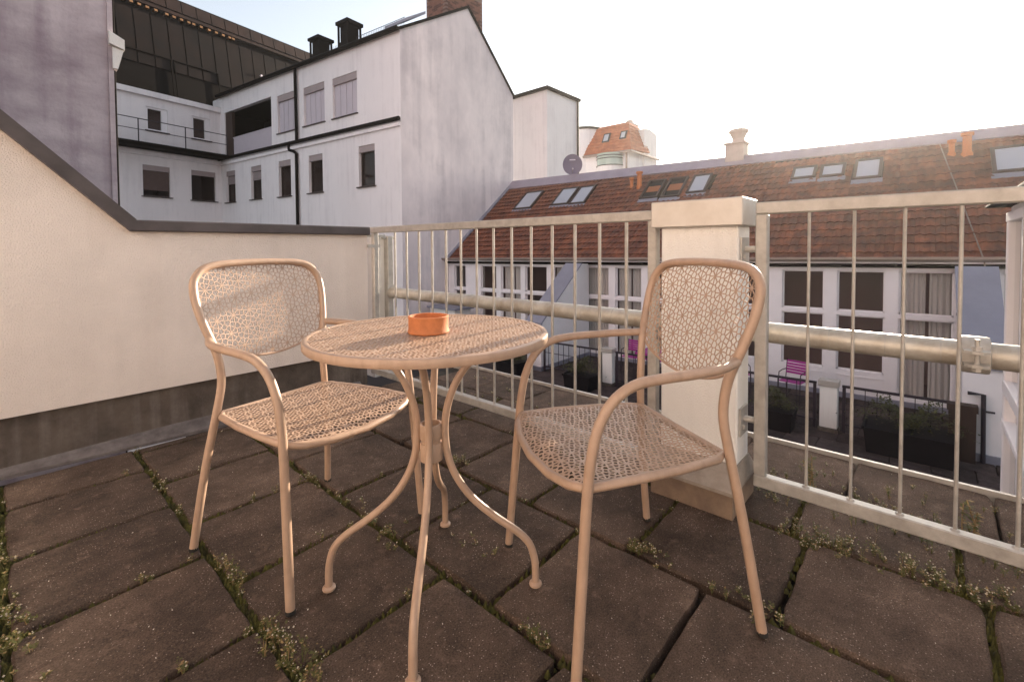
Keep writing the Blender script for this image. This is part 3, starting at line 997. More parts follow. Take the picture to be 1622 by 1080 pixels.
# ================================================================= CHAIRS
def chair_proto():
    root = thing('garden_chair', 'beige perforated metal armchair at the left, its back to the cream parapet wall', 'chair', (0, 0, 0), 'perforated metal garden chairs')
    for sx in (-1, 1):
        # rear upright is part of the back loop; front leg runs on into the armrest
        fl = [(0.268, -0.262, 0.004), (0.262, -0.245, 0.22), (0.256, -0.226, 0.45), (0.256, -0.214, 0.535), (0.257, -0.199, 0.59), (0.260, -0.168, 0.643), (0.264, -0.115, 0.679), (0.267, -0.04, 0.690), (0.266, 0.05, 0.693), (0.254, 0.14, 0.696), (0.222, 0.212, 0.700)]
        w = MB(); w.tube(smoothpath([(sx * x, y, z) for x, y, z in fl], 4), 0.0128, 12)
        lg = w.build('arm_and_front_leg', M['paint'], root, smooth=50)
        w = MB(); w.lathe([(0.0125, 0), (0.0138, 0.002), (0.0138, 0.012)], (sx * 0.268, -0.262, 0), 12); w.build('foot', M['rubber'], lg)
        w = MB(); w.lathe([(0.0125, 0), (0.0138, 0.002), (0.0138, 0.012)], (sx * 0.263, 0.262, 0), 12); w.build('foot', M['rubber'], lg)
    half = [(0.263, 0.262, 0.004), (0.250, 0.242, 0.15), (0.234, 0.222, 0.30), (0.211, 0.203, 0.45), (0.198, 0.194, 0.54), (0.198, 0.196, 0.60), (0.206, 0.203, 0.655), (0.219, 0.216, 0.705), (0.231, 0.232, 0.755), (0.240, 0.249, 0.81), (0.242, 0.262, 0.855), (0.234, 0.274, 0.895), (0.205, 0.284, 0.928), (0.155, 0.292, 0.943), (0.075, 0.297, 0.948)]
    pts = half + [(0, 0.299, 0.949)] + [(-x, y, z) for x, y, z in reversed(half)]
    w = MB(); w.tube(smoothpath(pts, 4), 0.0128, 12)
    w.build('back_frame', M['paint'], root, smooth=50)

    # backrest sheet
    def byz(v):          # v = height on the sheet (z), returns y of the sheet plane
        zs = [0.55, 0.60, 0.665, 0.73, 0.80, 0.855, 0.902, 0.95]
        ys = [0.194, 0.196, 0.204, 0.223, 0.246, 0.262, 0.275, 0.297]
        return float(np.interp(v, zs, ys))

    def bmap(u, v, h):
        z = v + 0.79
        return (u, byz(z) + 0.022 * (1 - (u / 0.25) ** 2) + h, z)
    right = [(u_, z_ - 0.79) for u_, z_ in ((0.0, 0.612), (0.06, 0.617), (0.12, 0.631), (0.165, 0.649), (0.198, 0.672), (0.213, 0.715), (0.226, 0.765), (0.233, 0.815), (0.233, 0.855), (0.224, 0.89), (0.198, 0.92), (0.15, 0.934), (0.0, 0.941))]
    outl = right + [(-x, y) for x, y in reversed(right[1:-1])]
    w = MB(); perforated(w, outl, 0.062, 0.0030, bmap, 0.0016, rot=0.2)
    w.build('backrest', M['paint'], root)
    low = [(0.219, 0.700 - 0.79), (0.198, 0.671 - 0.79), (0.165, 0.648 - 0.79), (0.12, 0.63 - 0.79), (0.06, 0.616 - 0.79), (0, 0.611 - 0.79)]
    low = low + [(-x, y) for x, y in reversed(low[:-1])]
    w = MB(); w.tube(smoothpath([bmap(u, v, 0.001) for u, v in low], 3), 0.0045, 8); 
    hi = [(0.213, 0.715 - 0.79), (0.226, 0.765 - 0.79), (0.233, 0.815 - 0.79), (0.233, 0.855 - 0.79), (0.224, 0.89 - 0.79), (0.198, 0.92 - 0.79), (0.15, 0.934 - 0.79), (0.07, 0.939 - 0.79)]
    hi = hi + [(0, 0.941 - 0.79)] + [(-x, y) for x, y in reversed(hi)]
    w.tube(smoothpath([bmap(u, v, 0.002) for u, v in hi], 3), 0.004, 8)
    w.build('back_edging', M['paint'], root, smooth=50)

    # seat
    def smap(u, v, h):
        dip = -0.010 * (1 - (u / 0.25) ** 2) * (1 - (v / 0.3) ** 2)
        roll = -0.022 * max(0, (-v - 0.20) / 0.07) ** 2
        return (u, v, 0.458 + dip + roll + h)
    front = [(-0.238, -0.225), (-0.20, -0.244), (-0.12, -0.262), (0, -0.270), (0.12, -0.262), (0.20, -0.244), (0.238, -0.225)]
    so = front + [(0.238, -0.10), (0.228, 0.03), (0.207, 0.165), (0.19, 0.192), (-0.19, 0.192), (-0.207, 0.165), (-0.228, 0.03), (-0.238, -0.10)]
    w = MB(); perforated(w, so, 0.055, 0.0046, smap, 0.0016, rot=0.1)
    w.build('seat', M['paint'], root)
    w = MB()
    loop = [smap(u, v, -0.008) for u, v in [(-0.246, -0.222), (-0.20, -0.248), (-0.12, -0.266), (0, -0.274), (0.12, -0.266), (0.20, -0.248), (0.246, -0.222), (0.245, -0.10), (0.235, 0.03), (0.213, 0.165), (0.19, 0.198), (0, 0.200), (-0.19, 0.198), (-0.213, 0.165), (-0.235, 0.03), (-0.245, -0.10)]]
    w.tube(loop, 0.0112, 10, closed=True)
    w.build('seat_frame', M['paint'], root, smooth=60)
    return root


ch = chair_proto()
ch.location = (0.728, 1.595, 0); ch.rotation_euler = (0, 0, R(11.5))
c2 = copy_tree(ch)
c2.location = (1.207, 0.662, 0); c2.rotation_euler = (0, 0, R(-121.6))
c2['label'] = 'beige perforated metal armchair at the right, its back to the white pillar'

# ================================================================= OWN HOUSE BEHIND THE TERRACE, UNSEEN, ADDED FOR WARM BOUNCE LIGHT
hh_ = thing('unseen_terrace_house', 'unseen cream rendered attic wall with glazed doors that the terrace belongs to, added for warm bounce light', 'house', (-1.9, -0.5, 0))
frh = lambda t, n, z: (-1.75 + n, t, z)
dops = [(-2.6, -1.5, 0.02, 2.15), (-1.2, -0.1, 0.02, 2.15), (0.8, 1.9, 0.9, 2.15)]
w = MB(); wall_open(w, frh, -6, 2.99, 0.0, 3.0, dops, .18); w.build('wall', M['plaster'], hh_)
w = MB(); w.box(-1.95, -6, 3.0, -1.60, 2.99, 3.12); w.build('eaves_board', M['frame'], hh_)
w = MB(); w.hexa([(-1.9, -6, 3.121), (-1.5, -6, 3.121), (-1.5, 2.99, 3.121), (-1.9, 2.99, 3.121), (-5, -6, 5.6), (-4.9, -6, 5.7), (-4.9, 2.99, 5.7), (-5, 2.99, 5.6)]); w.build('roof', M['tile'], hh_)
for a, b, z0, z1 in dops:
    f_ = MB()
    for q in ((a, a + .08, z0, z1), (b - .08, b, z0, z1), (a + .08, b - .08, z0, z0 + .08), (a + .08, b - .08, z1 - .08, z1)):
        f_.lbox(frh, q[0] + .001, -.15, q[2] + .001, q[1] - .001, -.07, q[3] - .001)
    o = f_.build('window', M['frame'], hh_)
    p_ = MB(); p_.face([frh(a + .07, -.11, z0 + .07), frh(b - .07, -.11, z0 + .07), frh(b - .07, -.11, z1 - .07), frh(a + .07, -.11, z1 - .07)]); p_.build('pane', M['glass'], o)
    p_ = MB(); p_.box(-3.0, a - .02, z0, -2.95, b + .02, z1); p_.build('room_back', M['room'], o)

# ================================================================= LOWER DECK BETWEEN THE HOUSES
DZ = -2.5
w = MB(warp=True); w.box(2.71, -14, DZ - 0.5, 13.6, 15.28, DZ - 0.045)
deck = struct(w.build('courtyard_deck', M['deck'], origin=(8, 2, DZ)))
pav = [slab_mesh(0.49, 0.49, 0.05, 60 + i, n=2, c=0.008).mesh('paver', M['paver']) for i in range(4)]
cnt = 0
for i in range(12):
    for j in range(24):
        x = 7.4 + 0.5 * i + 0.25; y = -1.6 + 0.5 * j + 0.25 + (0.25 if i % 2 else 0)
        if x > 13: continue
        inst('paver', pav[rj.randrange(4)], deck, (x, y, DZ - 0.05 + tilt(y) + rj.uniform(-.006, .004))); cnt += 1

# ================================================================= HOUSE WITH RED ROOF
oh = thing('tiled_house', 'long low house opposite with red tiled roof, rooflights and white French windows', 'house', (13.0, 5.0, DZ))
FX = 13.0
fro = lambda t, n, z: (FX - n, t, z)       # t = Y, n towards the terrace
wins = []                                   # (y0,y1,top,mid0,mid1,bottom)
for y0 in (8.39, 7.28, 6.15, 4.98, 3.82, 2.66, 1.54, 0.44):
    wins.append((y0 - 0.87, y0))
for a, b in ((12.45, 13.3), (11.2, 12.2), (9.99, 10.98), (8.9, 9.72), (-2.0, -1.1), (-3.1, -2.3), (14.2, 14.9)):
    wins.append((a, b))
ops = []
for k, (a, b) in enumerate(wins):
    door = k in (4, 5, 6)
    ops.append((a, b, -0.54, 0.39)); ops.append((a, b, -1.90 if door else -2.33, -0.63))
w = MB(warp=True)
wall_open(w, fro, -6, 15.28, DZ - .05, 0.70, ops, 0.14)
w.build('wall', M['frame'], oh)
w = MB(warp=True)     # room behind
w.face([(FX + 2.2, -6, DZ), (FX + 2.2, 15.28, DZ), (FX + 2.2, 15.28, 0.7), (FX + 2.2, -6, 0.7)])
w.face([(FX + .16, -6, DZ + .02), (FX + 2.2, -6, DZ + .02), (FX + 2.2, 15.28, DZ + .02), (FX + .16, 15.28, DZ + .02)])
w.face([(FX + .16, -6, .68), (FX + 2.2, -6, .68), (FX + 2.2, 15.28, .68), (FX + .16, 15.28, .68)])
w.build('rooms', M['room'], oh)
curt = random.Random(5)
for k, (a, b) in enumerate(wins):
    for lo, hi in ((-0.54, 0.39), (-1.90 if k in (4, 5, 6) else -2.33, -0.63)):
        fm = MB(warp=True)
        for q in ((a, a + .035, lo, hi), (b - .035, b, lo, hi), (a, b, lo, lo + .035), (a, b, hi - .035, hi)):
            fm.lbox(fro, q[0] + .001, -0.11, q[2] + .001, q[1] - .001, -0.07, q[3] - .001)
        fo = fm.build('window', M['frame'], oh)
        pn = MB(warp=True); pn.face([fro(a + .03, -0.09, lo + .03), fro(b - .03, -0.09, lo + .03), fro(b - .03, -0.09, hi - .03), fro(a + .03, -0.09, hi - .03)])
        pn.build('pane', M['glass'], fo)
        if k in (0, 1, 3, 7, 9, 11, 12):
            cu = MB(warp=True)
            n = 30
            off = .24
            for i in range(n):
                t0, t1 = a + (b - a) * i / n, a + (b - a) * (i + 1) / n
                d0, d1 = off + .025 * math.sin(i * 1.9) , off + .025 * math.sin((i + 1) * 1.9)
                if 13 <= i <= 14 and k % 2:
                    continue
                cu.face([fro(t0, -d0, lo), fro(t1, -d1, lo), fro(t1, -d1, hi), fro(t0, -d0, hi)])
            cu.build('curtain', M['curtain'], fo)
for k in (4, 5, 6):       # recessed lower door panels
    a, b = wins[k]
    w = MB(warp=True)
    for q in ((a, a + .02, -2.33, -2.0), (b - .02, b, -2.33, -2.0), (a + .02, b - .02, -2.33, -2.31), (a + .02, b - .02, -2.02, -2.0)):
        w.lbox(fro, q[0], 0.0015, q[2], q[1], 0.02, q[3])
    w.build('door_panel', M['frame'], oh)
w = MB(warp=True); w.box(12.93, -6, DZ - .05, 12.998, 15.27, DZ + 0.09); w.build('base_course', M['slate'], oh)
w = MB(warp=True); w.box(12.80, -6, 0.56, 12.998, 15.27, 0.66); w.build('fascia', M['frame'], oh)
gt = MB(warp=True)
prof = [(12.63, 0.70), (12.63, 0.655), (12.66, 0.615), (12.71, 0.60), (12.76, 0.615), (12.79, 0.655), (12.79, 0.70), (12.78, 0.70), (12.745, 0.64), (12.71, 0.625), (12.675, 0.64), (12.64, 0.70)]
for i in range(len(prof)):
    a, b = prof[i], prof[(i + 1) % len(prof)]
    gt.face([(a[0], -6, a[1]), (a[0], 15.3, a[1]), (b[0], 15.3, b[1]), (b[0], -6, b[1])])
gt.build('gutter', M['gutter'], oh)
KS = (4.30 - 0.72) / (17.24 - 13.0)
TH = math.atan(KS)
cs_, sn_ = math.cos(TH), math.sin(TH)


def rp(s, y, h=0.0):          # point on the roof: s up the slope from the eave line, h above it
    return (13.0 + s * cs_ - h * sn_, y, 0.72 + s * sn_ + h * cs_)


def sr(y):                     # slope length at the ridge
    return 4.72 + 0.054 * y


roof = MB(warp=True)
ya, yb = -6.0, 15.3
roof.hexa([rp(-.25, ya, -.12), rp(-.25, yb, -.12), rp(sr(yb), yb, -.12), rp(sr(ya), ya, -.12), rp(-.25, ya, -.02), rp(-.25, yb, -.02), rp(sr(yb), yb, -.02), rp(sr(ya), ya, -.02)])
A, B = rp(sr(ya), ya, -.02), rp(sr(yb), yb, -.02)
roof.face([A, B, (B[0] + 4, B[1], B[2] - 3.4), (A[0] + 4, A[1], A[2] - 3.4)])
rf = roof.build('roof', M['dark'], oh)
# tiles: one double-wave pan
TW, TL = 0.335, 0.285


def tile_mb(mb, put, hi=True):
    nn = 8 if hi else 6
    prev = None
    for i in range(nn + 1):
        u = i / nn
        hgt = 0.030 * (0.5 - 0.5 * math.cos(4 * PI * u)) ** 0.8
        cur = (u * TW, hgt)
        if prev:
            (xa, ha), (xb, hb) = prev, cur
            mb.face([put(xa, 0, ha + .052), put(xb, 0, hb + .052), put(xb, TL + .045, hb + .004), put(xa, TL + .045, ha + .004)])
            mb.face([put(xa, 0.004, ha + .036), put(xb, 0.004, hb + .036), put(xb, 0, hb + .052), put(xa, 0, ha + .052)])
            mb.face([put(xa, TL, ha + .000), put(xb, TL, hb + .000), put(xb, 0.004, hb + .036), put(xa, 0.004, ha + .036)])
        prev = cur


tm = MB(); tile_mb(tm, lambda x, y, h: (x, y, h)); tile_me = tm.mesh('roof_tile', M['tile'], smooth=60)
bas = Matrix(((0, cs_, -sn_), (-1, 0, 0), (0, sn_, cs_)))
tiles = []
SKY = [  # (y0,y1,s0,s1) rooflights
    (12.62, 13.62, 3.08, 4.36), (10.74, 11.58, 3.12, 4.30), (9.92, 10.66, 3.08, 4.27), (6.94, 7.60, 3.0, 4.10), (6.15, 6.82, 2.96, 4.10), (5.35, 5.97, 3.07, 4.11),
    (2.38, 2.98, 3.28, 3.88), (1.70, 2.28, 3.24, 3.84), (0.90, 1.50, 2.98, 3.90), (-1.75, -1.08, 2.72, 3.76)]
nrow = 18
for r_ in range(nrow):
    s0 = -0.22 + r_ * TL
    for c_ in range(64):
        y = 15.28 - c_ * TW - (0.0)
        if y - TW < -6: continue
        if s0 + TL > sr(y) - 0.30: continue
        if any(a + .02 < y - TW / 2 < b - .02 and p < s0 + TL * .5 < q for a, b, p, q in SKY): continue
        tiles.append((s0, y))


def tdist(t):
    p = rp(t[0], t[1])
    vis = -1.75 < t[1] < 4.6
    return (0 if vis else 100) + math.hypot(p[0], p[1]) + 0.6 * t[0]


tiles.sort(key=tdist)
for s0, y in tiles[:296]:
    p = rp(s0 + rj.uniform(-.004, .004), y, rj.uniform(-.003, .005))
    o = inst('roof_tile', tile_me, rf, (p[0], p[1], p[2] + tilt(y)), matrix=bas)
rest = MB(warp=True)
for s0, y in tiles[296:]:
    dz = rj.uniform(-.003, .006)
    tile_mb(rest, lambda x, yy, h: rp(s0 + yy, y - x, h + dz), hi=False)
stuff(rest.build('roof_tiling', M['tile'], rf, smooth=60))
w = MB(warp=True)
a0, a1 = sr(ya), sr(yb)
w.hexa([rp(a0 - .36, ya, .035), rp(a1 - .62, yb, .035), rp(a1 + .02, yb, .035), rp(a0 + .02, ya, .035), rp(a0 - .36, ya, .075), rp(a1 - .62, yb, .075), rp(a1 + .03, yb, .10), rp(a0 + .03, ya, .10)])
w.build('ridge_sheet', M['ridge'], oh)
w = MB(warp=True)
w.hexa([rp(-.28, 15.12, .03), rp(-.28, 15.30, .03), rp(a1, 15.30, .03), rp(a1, 15.12, .03), rp(-.28, 15.12, .085), rp(-.28, 15.30, .085), rp(a1, 15.30, .085), rp(a1, 15.12, .085)])
w.build('verge_sheet', M['slate'], oh)
for k, (a, b, p, q) in enumerate(SKY):
    f_ = MB(warp=True)
    t_ = .07
    for (u0, u1, v0, v1) in ((a, a + t_, p, q), (b - t_, b, p, q), (a + t_, b - t_, p, p + t_), (a + t_, b - t_, q - t_, q)):
        f_.hexa([rp(v0, u0, .0), rp(v0, u1, .0), rp(v1, u1, .0), rp(v1, u0, .0), rp(v0, u0, .11), rp(v0, u1, .11), rp(v1, u1, .11), rp(v1, u0, .11)])
    fo = f_.build('rooflight', M['brown_frame'], oh)
    pn = MB(warp=True); pn.face([rp(p + t_, a + t_, .085), rp(p + t_, b - t_, .085), rp(q - t_, b - t_, .085), rp(q - t_, a + t_, .085)])
    if k in (3, 4):
        pn.build('pane', M['glass'], fo)
        bl = MB(warp=True); bl.face([rp(p + .45, a + t_, .03), rp(p + .45, b - t_, .03), rp(q - .3, b - t_, .03), rp(q - .3, a + t_, .03)]); bl.build('roller_blind', M['terracotta'], fo)
    else:
        pn.build('pane', M['skyglass'], fo)
    ap = MB(warp=True); ap.hexa([rp(p - .16, a - .03, .036), rp(p - .16, b + .03, .036), rp(p, b + .03, .05), rp(p, a - .03, .05), rp(p - .16, a - .03, .05), rp(p - .16, b + .03, .05), rp(p, b + .03, .065), rp(p, a - .03, .065)])
    ap.build('apron_flashing', M['slate'], fo)


def vent(s, y, h, r):
    x, _, z = rp(s, y)
    v = MB(warp=True)
    v.lathe([(r * 1.5, -.1), (r * 1.3, .06), (r, .10), (r, h), (r * 1.45, h + .02), (r * 1.45, h + .09), (r * .7, h + .10)], (x, y, z), 14)
    v.build('vent_pipe', M['terracotta'], oh, smooth=40)


vent(3.85, 7.93, 0.50, .085); vent(3.87, 8.25, 0.30, .06); vent(3.68, -0.69, 0.46, .085); vent(3.74, -0.42, 0.30, .06)
w = MB(warp=True)
w.tube([rp(4.44, -0.18, .06), rp(2.46, -0.46, .06), rp(-.2, -0.83, .06), (12.7, -.84, .5), (12.72, -.70, -0.3)], 0.012, 6); w.build('lightning_cable', M['gutter'], oh)
# white chimney on the ridge
chm = MB(warp=True)
chm.box(16.55, 4.55, 3.6, 17.1, 5.12, 4.40); chm.box(16.50, 4.50, 4.402, 17.15, 5.17, 4.46)
co = chm.build('chimney', M['pale_stone'], oh)
w = MB(warp=True); w.lathe([(0.20, 4.46), (0.19, 4.60), (0.26, 4.76), (0.31, 4.80), (0.31, 4.88), (0.24, 4.91)], (16.82, 4.78, 0), 10); w.build('chimney_pot', M['pale_stone'], co)
# small dishes on the verge
# satellite dish on the ridge
sdish = thing('satellite_dish', 'grey satellite dish standing on the ridge in front of the white block', 'satellite dish', (17.3, 11.75, 4.2))
w = MB()
c0 = Vector((17.2, 11.75, 4.62)); ax = Vector((-0.80, -0.58, 0.12)).normalized(); e1 = ax.cross(Vector((0, 0, 1))).normalized(); e2 = e1.cross(ax)
rings = [(0.001, -.07), (.12, -.06), (.24, -.035), (.33, -.008), (.36, 0.0), (.36, -.012), (.33, -.022), (.12, -.075), (.001, -.085)]
b0 = len(w.v)
for r_, h in rings:
    for k in range(28):
        a = 2 * PI * k / 28
        w.v.append(tuple(c0 + (e1 * math.cos(a) * 1.2 + e2 * math.sin(a) * 1.32) * r_ + ax * h))
for i in range(len(rings) - 1):
    for k in range(28):
        k2 = (k + 1) % 28
        w.f.append((b0 + i * 28 + k, b0 + i * 28 + k2, b0 + (i + 1) * 28 + k2, b0 + (i + 1) * 28 + k)); w.mi.append(0)
w.build('reflector', M['dish'], sdish, smooth=50)
w = MB(); w.tube([c0 - ax * .08, c0 - ax * .2 + Vector((0, 0, -.05)), Vector((17.33, 11.87, 4.0))], 0.03, 8); w.tube([c0 - e2 * .36, c0 + ax * .38 - e2 * .30], .012, 6); w.build('mast', M['gutter'], sdish)
w = MB(); q0 = c0 + ax * .38 - e2 * .30; w.tube([q0 - ax * .02, q0 - ax * .1 + e2 * .03], .035, 8); w.build('receiver_head', M['pale'], sdish)
w = MB(); w.hexa([c0 + e1 * a_ + e2 * b_ + ax * h_ for h_ in (-.022, -.008) for a_, b_ in ((-.13, .19), (.13, .19), (.13, .24), (-.13, .24))]); w.build('maker_mark', M['pale'], sdish)


# --- partition walls standing out from the house
def partition(y0, y1, label, tops):
    root = thing('partition_wall', label, 'wall', (11.5, (y0 + y1) / 2, DZ + tilt(y0)), 'sloping partition walls between the decks')
    xb, zb, xt, zt = tops
    w = MB(warp=True); w.prism([(12.925, y0, DZ - .02), (10.4, y0, DZ + .12), (10.4, y0, zb), (xt, y0, zt), (12.925, y0, zt)], (0, 0, 0), (0, y1 - y0, 0)); w.build('wall', M['frame'], root)
    w = MB(warp=True); w.prism([(10.36, y0, zb - .05), (10.36, y0, zb + .012), (xt - .02, y0, zt + .03), (xt + .04, y0, zt + .012), (xt, y0, zt + .004), (10.405, y0, zb + .004), (10.396, y0, zb - .05)], (0, -.05, 0), (0, y1 - y0 + .05, 0)); cp = w.build('coping', M['slate'], root)
    u = 0.45
    xm, zm = 10.4 + (xt - 10.4) * u, zb + (zt - zb) * u
    w = MB(warp=True); w.prism([(xm, y0, zm + .008), (xm - .012, y0, zm + .03), (xm + .02, y0, zm + .055), (xm + .03, y0, zm + .035)], (0, -.055, 0), (0, y1 - y0 + .055, 0)); w.build('standing_seam', M['brown_frame'], cp)
    w = MB(warp=True); w.box(10.36, y0 - .03, DZ - .04, 12.92, y1 + .03, DZ + .12); w.build('base_course', M['slate'], root)
    return root


partition(8.2, 8.72, 'sloping white partition wall with blue grey coping seen through the long railing', (10.4, -1.12, 12.45, 0.50))
partition(-0.95, -0.46, 'sloping white partition wall with blue grey coping seen near the pipe clamp', (10.4, -0.98, 12.45, 0.50))
# low wall and roof edge near the gable
w = MB(); w.box(11.7, 13.4, DZ - .3, 12.5, 14.9, -1.42); lw = w.build('low_wall', M['white']); tag(lw, 'low white wall with dark coping far left below the tiled roof', 'wall')
w = MB(); w.box(11.6, 13.3, -1.42, 12.6, 15.0, -1.34); w.build('coping', M['slate'], lw)


# --- deck pillars, mesh railings, planters, pink chairs
def deck_pillar(y, label):
    root = thing('deck_pillar', label, 'pillar', (10.42, y, DZ + tilt(y)), 'small white pillars on the lower deck')
    w = MB(warp=True); w.bbox(10.33, y - .14, DZ + .06, 10.5, y + .14, -1.66, .01); w.build('shaft', M['white'], root)
    w = MB(warp=True); w.bbox(10.30, y - .165, -1.66, 10.53, y + .165, -1.55, .008); w.build('cap', M['zinc'], root)
    w = MB(warp=True); w.box(10.27, y - .16, DZ - .02, 10.56, y + .16, DZ + .06); w.build('foot_block', M['concrete'], root)


deck_pillar(1.33, 'small white deck pillar seen through the right railing panel')
deck_pillar(6.02, 'small white deck pillar seen behind the right chair\'s armrest')
vb = MB().box(-.006, -.006, 0, .006, .006, 1).mesh('mesh_bar', M['iron'])


def deck_rail(y0, y1, label):
    root = thing('deck_railing', label, 'railing', (10.42, (y0 + y1) / 2, DZ + tilt((y0 + y1) / 2)), 'dark railings across the lower deck')
    w = MB(warp=True); w.box(10.395, y0, -1.66, 10.445, y1, -1.62); w.build('top_rail', M['iron'], root)
    w = MB(warp=True); w.box(10.405, y0, -2.36, 10.435, y1, -2.33); w.build('bottom_rail', M['iron'], root)
    w = MB(warp=True); w.box(10.412, y0, -1.95, 10.428, y1, -1.935); w.build('middle_rail', M['iron'], root)
    for yy in (y0 + .03, y1 - .03):
        w = MB(warp=True); w.box(10.40, yy - .025, DZ, 10.44, yy + .025, -1.665); w.build('post', M['iron'], root)
    n = int((y1 - y0) / .16)
    for i in range(1, n):
        yy = y0 + (y1 - y0) * i / n
        o = inst('mesh_bar', vb, root, (10.42, yy, -2.33 + tilt(yy))); o.scale = (1, 1, .67)


deck_rail(1.53, 5.82, 'dark mesh railing between the two small deck pillars')
deck_rail(-0.40, 1.13, 'short dark mesh railing right of the near deck pillar')
deck_rail(6.22, 8.12, 'dark mesh railing between the far deck pillar and partition wall')
w = MB(warp=True); w.box(10.2, -0.62, -2.52, 10.36, -.3, -1.7)
w.box(10.18, -.64, -1.7, 10.38, -.28, -1.6)
ds = w.build('brown_post', M['wood']); tag(ds, 'brown post with square top beside the right partition wall', 'post')
hr = MB(warp=True)
hr.tube([(10.33, -0.52, -1.42), (10.33, -.70, -1.42), (10.33, -.71, -2.5)], .03, 8); hr.tube([(10.33, -.70, -1.68), (10.33, -.83, -1.68)], .018, 6)
tag(hr.build('handrail', M['iron']), 'dark bent handrail fixed before the right partition wall', 'handrail')


def planter(x, y, lx, ly, h, ph, label, seed):
    rr = random.Random(seed)
    root = thing('planter', label, 'planter', (x, y, DZ + tilt(y)), 'black planters with shrubs on the lower deck')
    w = MB(warp=True)
    z0, z1 = DZ, DZ + h
    w.hexa([(x - lx * .46, y - ly * .46, z0), (x + lx * .46, y - ly * .46, z0), (x + lx * .46, y + ly * .46, z0), (x - lx * .46, y + ly * .46, z0), (x - lx / 2, y - ly / 2, z1), (x + lx / 2, y - ly / 2, z1), (x + lx / 2, y + ly / 2, z1), (x - lx / 2, y + ly / 2, z1)])
    for q in ((x - lx / 2 - .02, y - ly / 2 - .02, x + lx / 2 + .02, y - ly / 2 + .02), (x - lx / 2 - .02, y + ly / 2 - .02, x + lx / 2 + .02, y + ly / 2 + .02)):
        w.box(q[0], q[1], z1 - .03, q[2], q[3], z1 + .02)
    w.build('pot', M['black'], root)
    lf = MB(warp=True)
    n = int(900 * lx * ly / .3)
    for _ in range(min(n, 1400)):
        px, py = x + rr.gauss(0, lx * .2), y + rr.gauss(0, ly * .24)
        hh = ph * (1.05 - 1.3 * ((py - y) / ly) ** 2) * (0.75 + .35 * math.sin(py * 9 + seed))
        p = Vector((px, py, z1 + max(.02, hh) * rr.random() ** .6))
        a = rr.uniform(0, 2 * PI); l = rr.uniform(.03, .07)
        d = Vector((math.cos(a), math.sin(a), rr.uniform(-.3, .9))) * l
        s2 = d.cross(Vector((.1, 0, 1))).normalized() * l * .3
        lf.face([p, p + d * .5 + s2, p + d, p + d * .5 - s2])
    stuff(lf.build('shrub', M['leaf'], root))


planter(9.95, 2.12, .45, .62, .36, .34, 'black planter with small shrub left of the near deck pillar', 1)
planter(9.75, 6.42, .5, .75, .34, .42, 'black planter with bushy shrub between partition wall and far pillar', 2)
planter(10.0, 0.18, .7, 1.15, .42, .48, 'largest black planter with tall shrubs in front of the curtained window', 3)
planter(9.75, 8.75, .5, .8, .34, .40, 'black planter with shrub at the far left, seen below the table edge', 4)
w = MB(); w.box(9.70, .82, -1.95, 9.73, .86, -1.83); 


def pink_chair(x, y, rz, label):
    root = thing('pink_chair', label, 'chair', (x, y, DZ + tilt(y)), 'pink chairs on the lower deck', rz)
    ROOT[root] = (0, 0, 0)
    w = MB()
    for i in range(6):
        w.bbox(-.22, -.20 + i * .068, .44, .22, -.20 + i * .068 + .055, .458, .004)
    w.build('seat', M['pink'], root)
    w = MB()
    for i in range(5):
        w.bbox(-.22, .20 + i * .012, .56 + i * .062, .22, .215 + i * .012, .56 + i * .062 + .05, .004)
    w.build('backrest', M['pink'], root)
    for sx in (-1, 1):
        w = MB(); w.tube([(sx * .22, -.22, 0), (sx * .22, -.20, .45), (sx * .22, -.18, .64), (sx * .22, .0, .66), (sx * .22, .21, .65)], .011, 6); w.build('arm_frame', M['iron'], root)
        w = MB(); w.tube([(sx * .22, .26, 0), (sx * .22, .19, .45), (sx * .22, .26, .88)], .011, 6); w.build('leg', M['iron'], root)


pink_chair(11.9, 2.20, R(-100), 'pink slatted chair on the deck, seen between the first two bars right of the pillar')
pink_chair(11.9, 3.35, R(-60), 'pink slatted chair on the deck, hidden in part by the pillar side')
pink_chair(11.9, 6.15, R(-90), 'pink slatted chair beside the far deck pillar')
pt = thing('pink_table', 'low table with pink cloth beside the far deck pillar', 'table', (11.7, 5.35, DZ))
w = MB(warp=True); w.bbox(11.35, 4.95, -1.82, 12.05, 5.75, -1.79, .01); w.build('table_top', M['frame'], pt)
w = MB(warp=True); w.box(11.34, 4.94, -1.95, 12.06, 5.76, -1.788); w.build('cloth', M['pink'], pt)
for sx in (11.4, 12.0):
    for sy in (5.0, 5.7):
        w = MB(warp=True); w.box(sx - .02, sy - .02, DZ, sx + .02, sy + .02, -1.82); w.build('leg', M['iron'], pt)

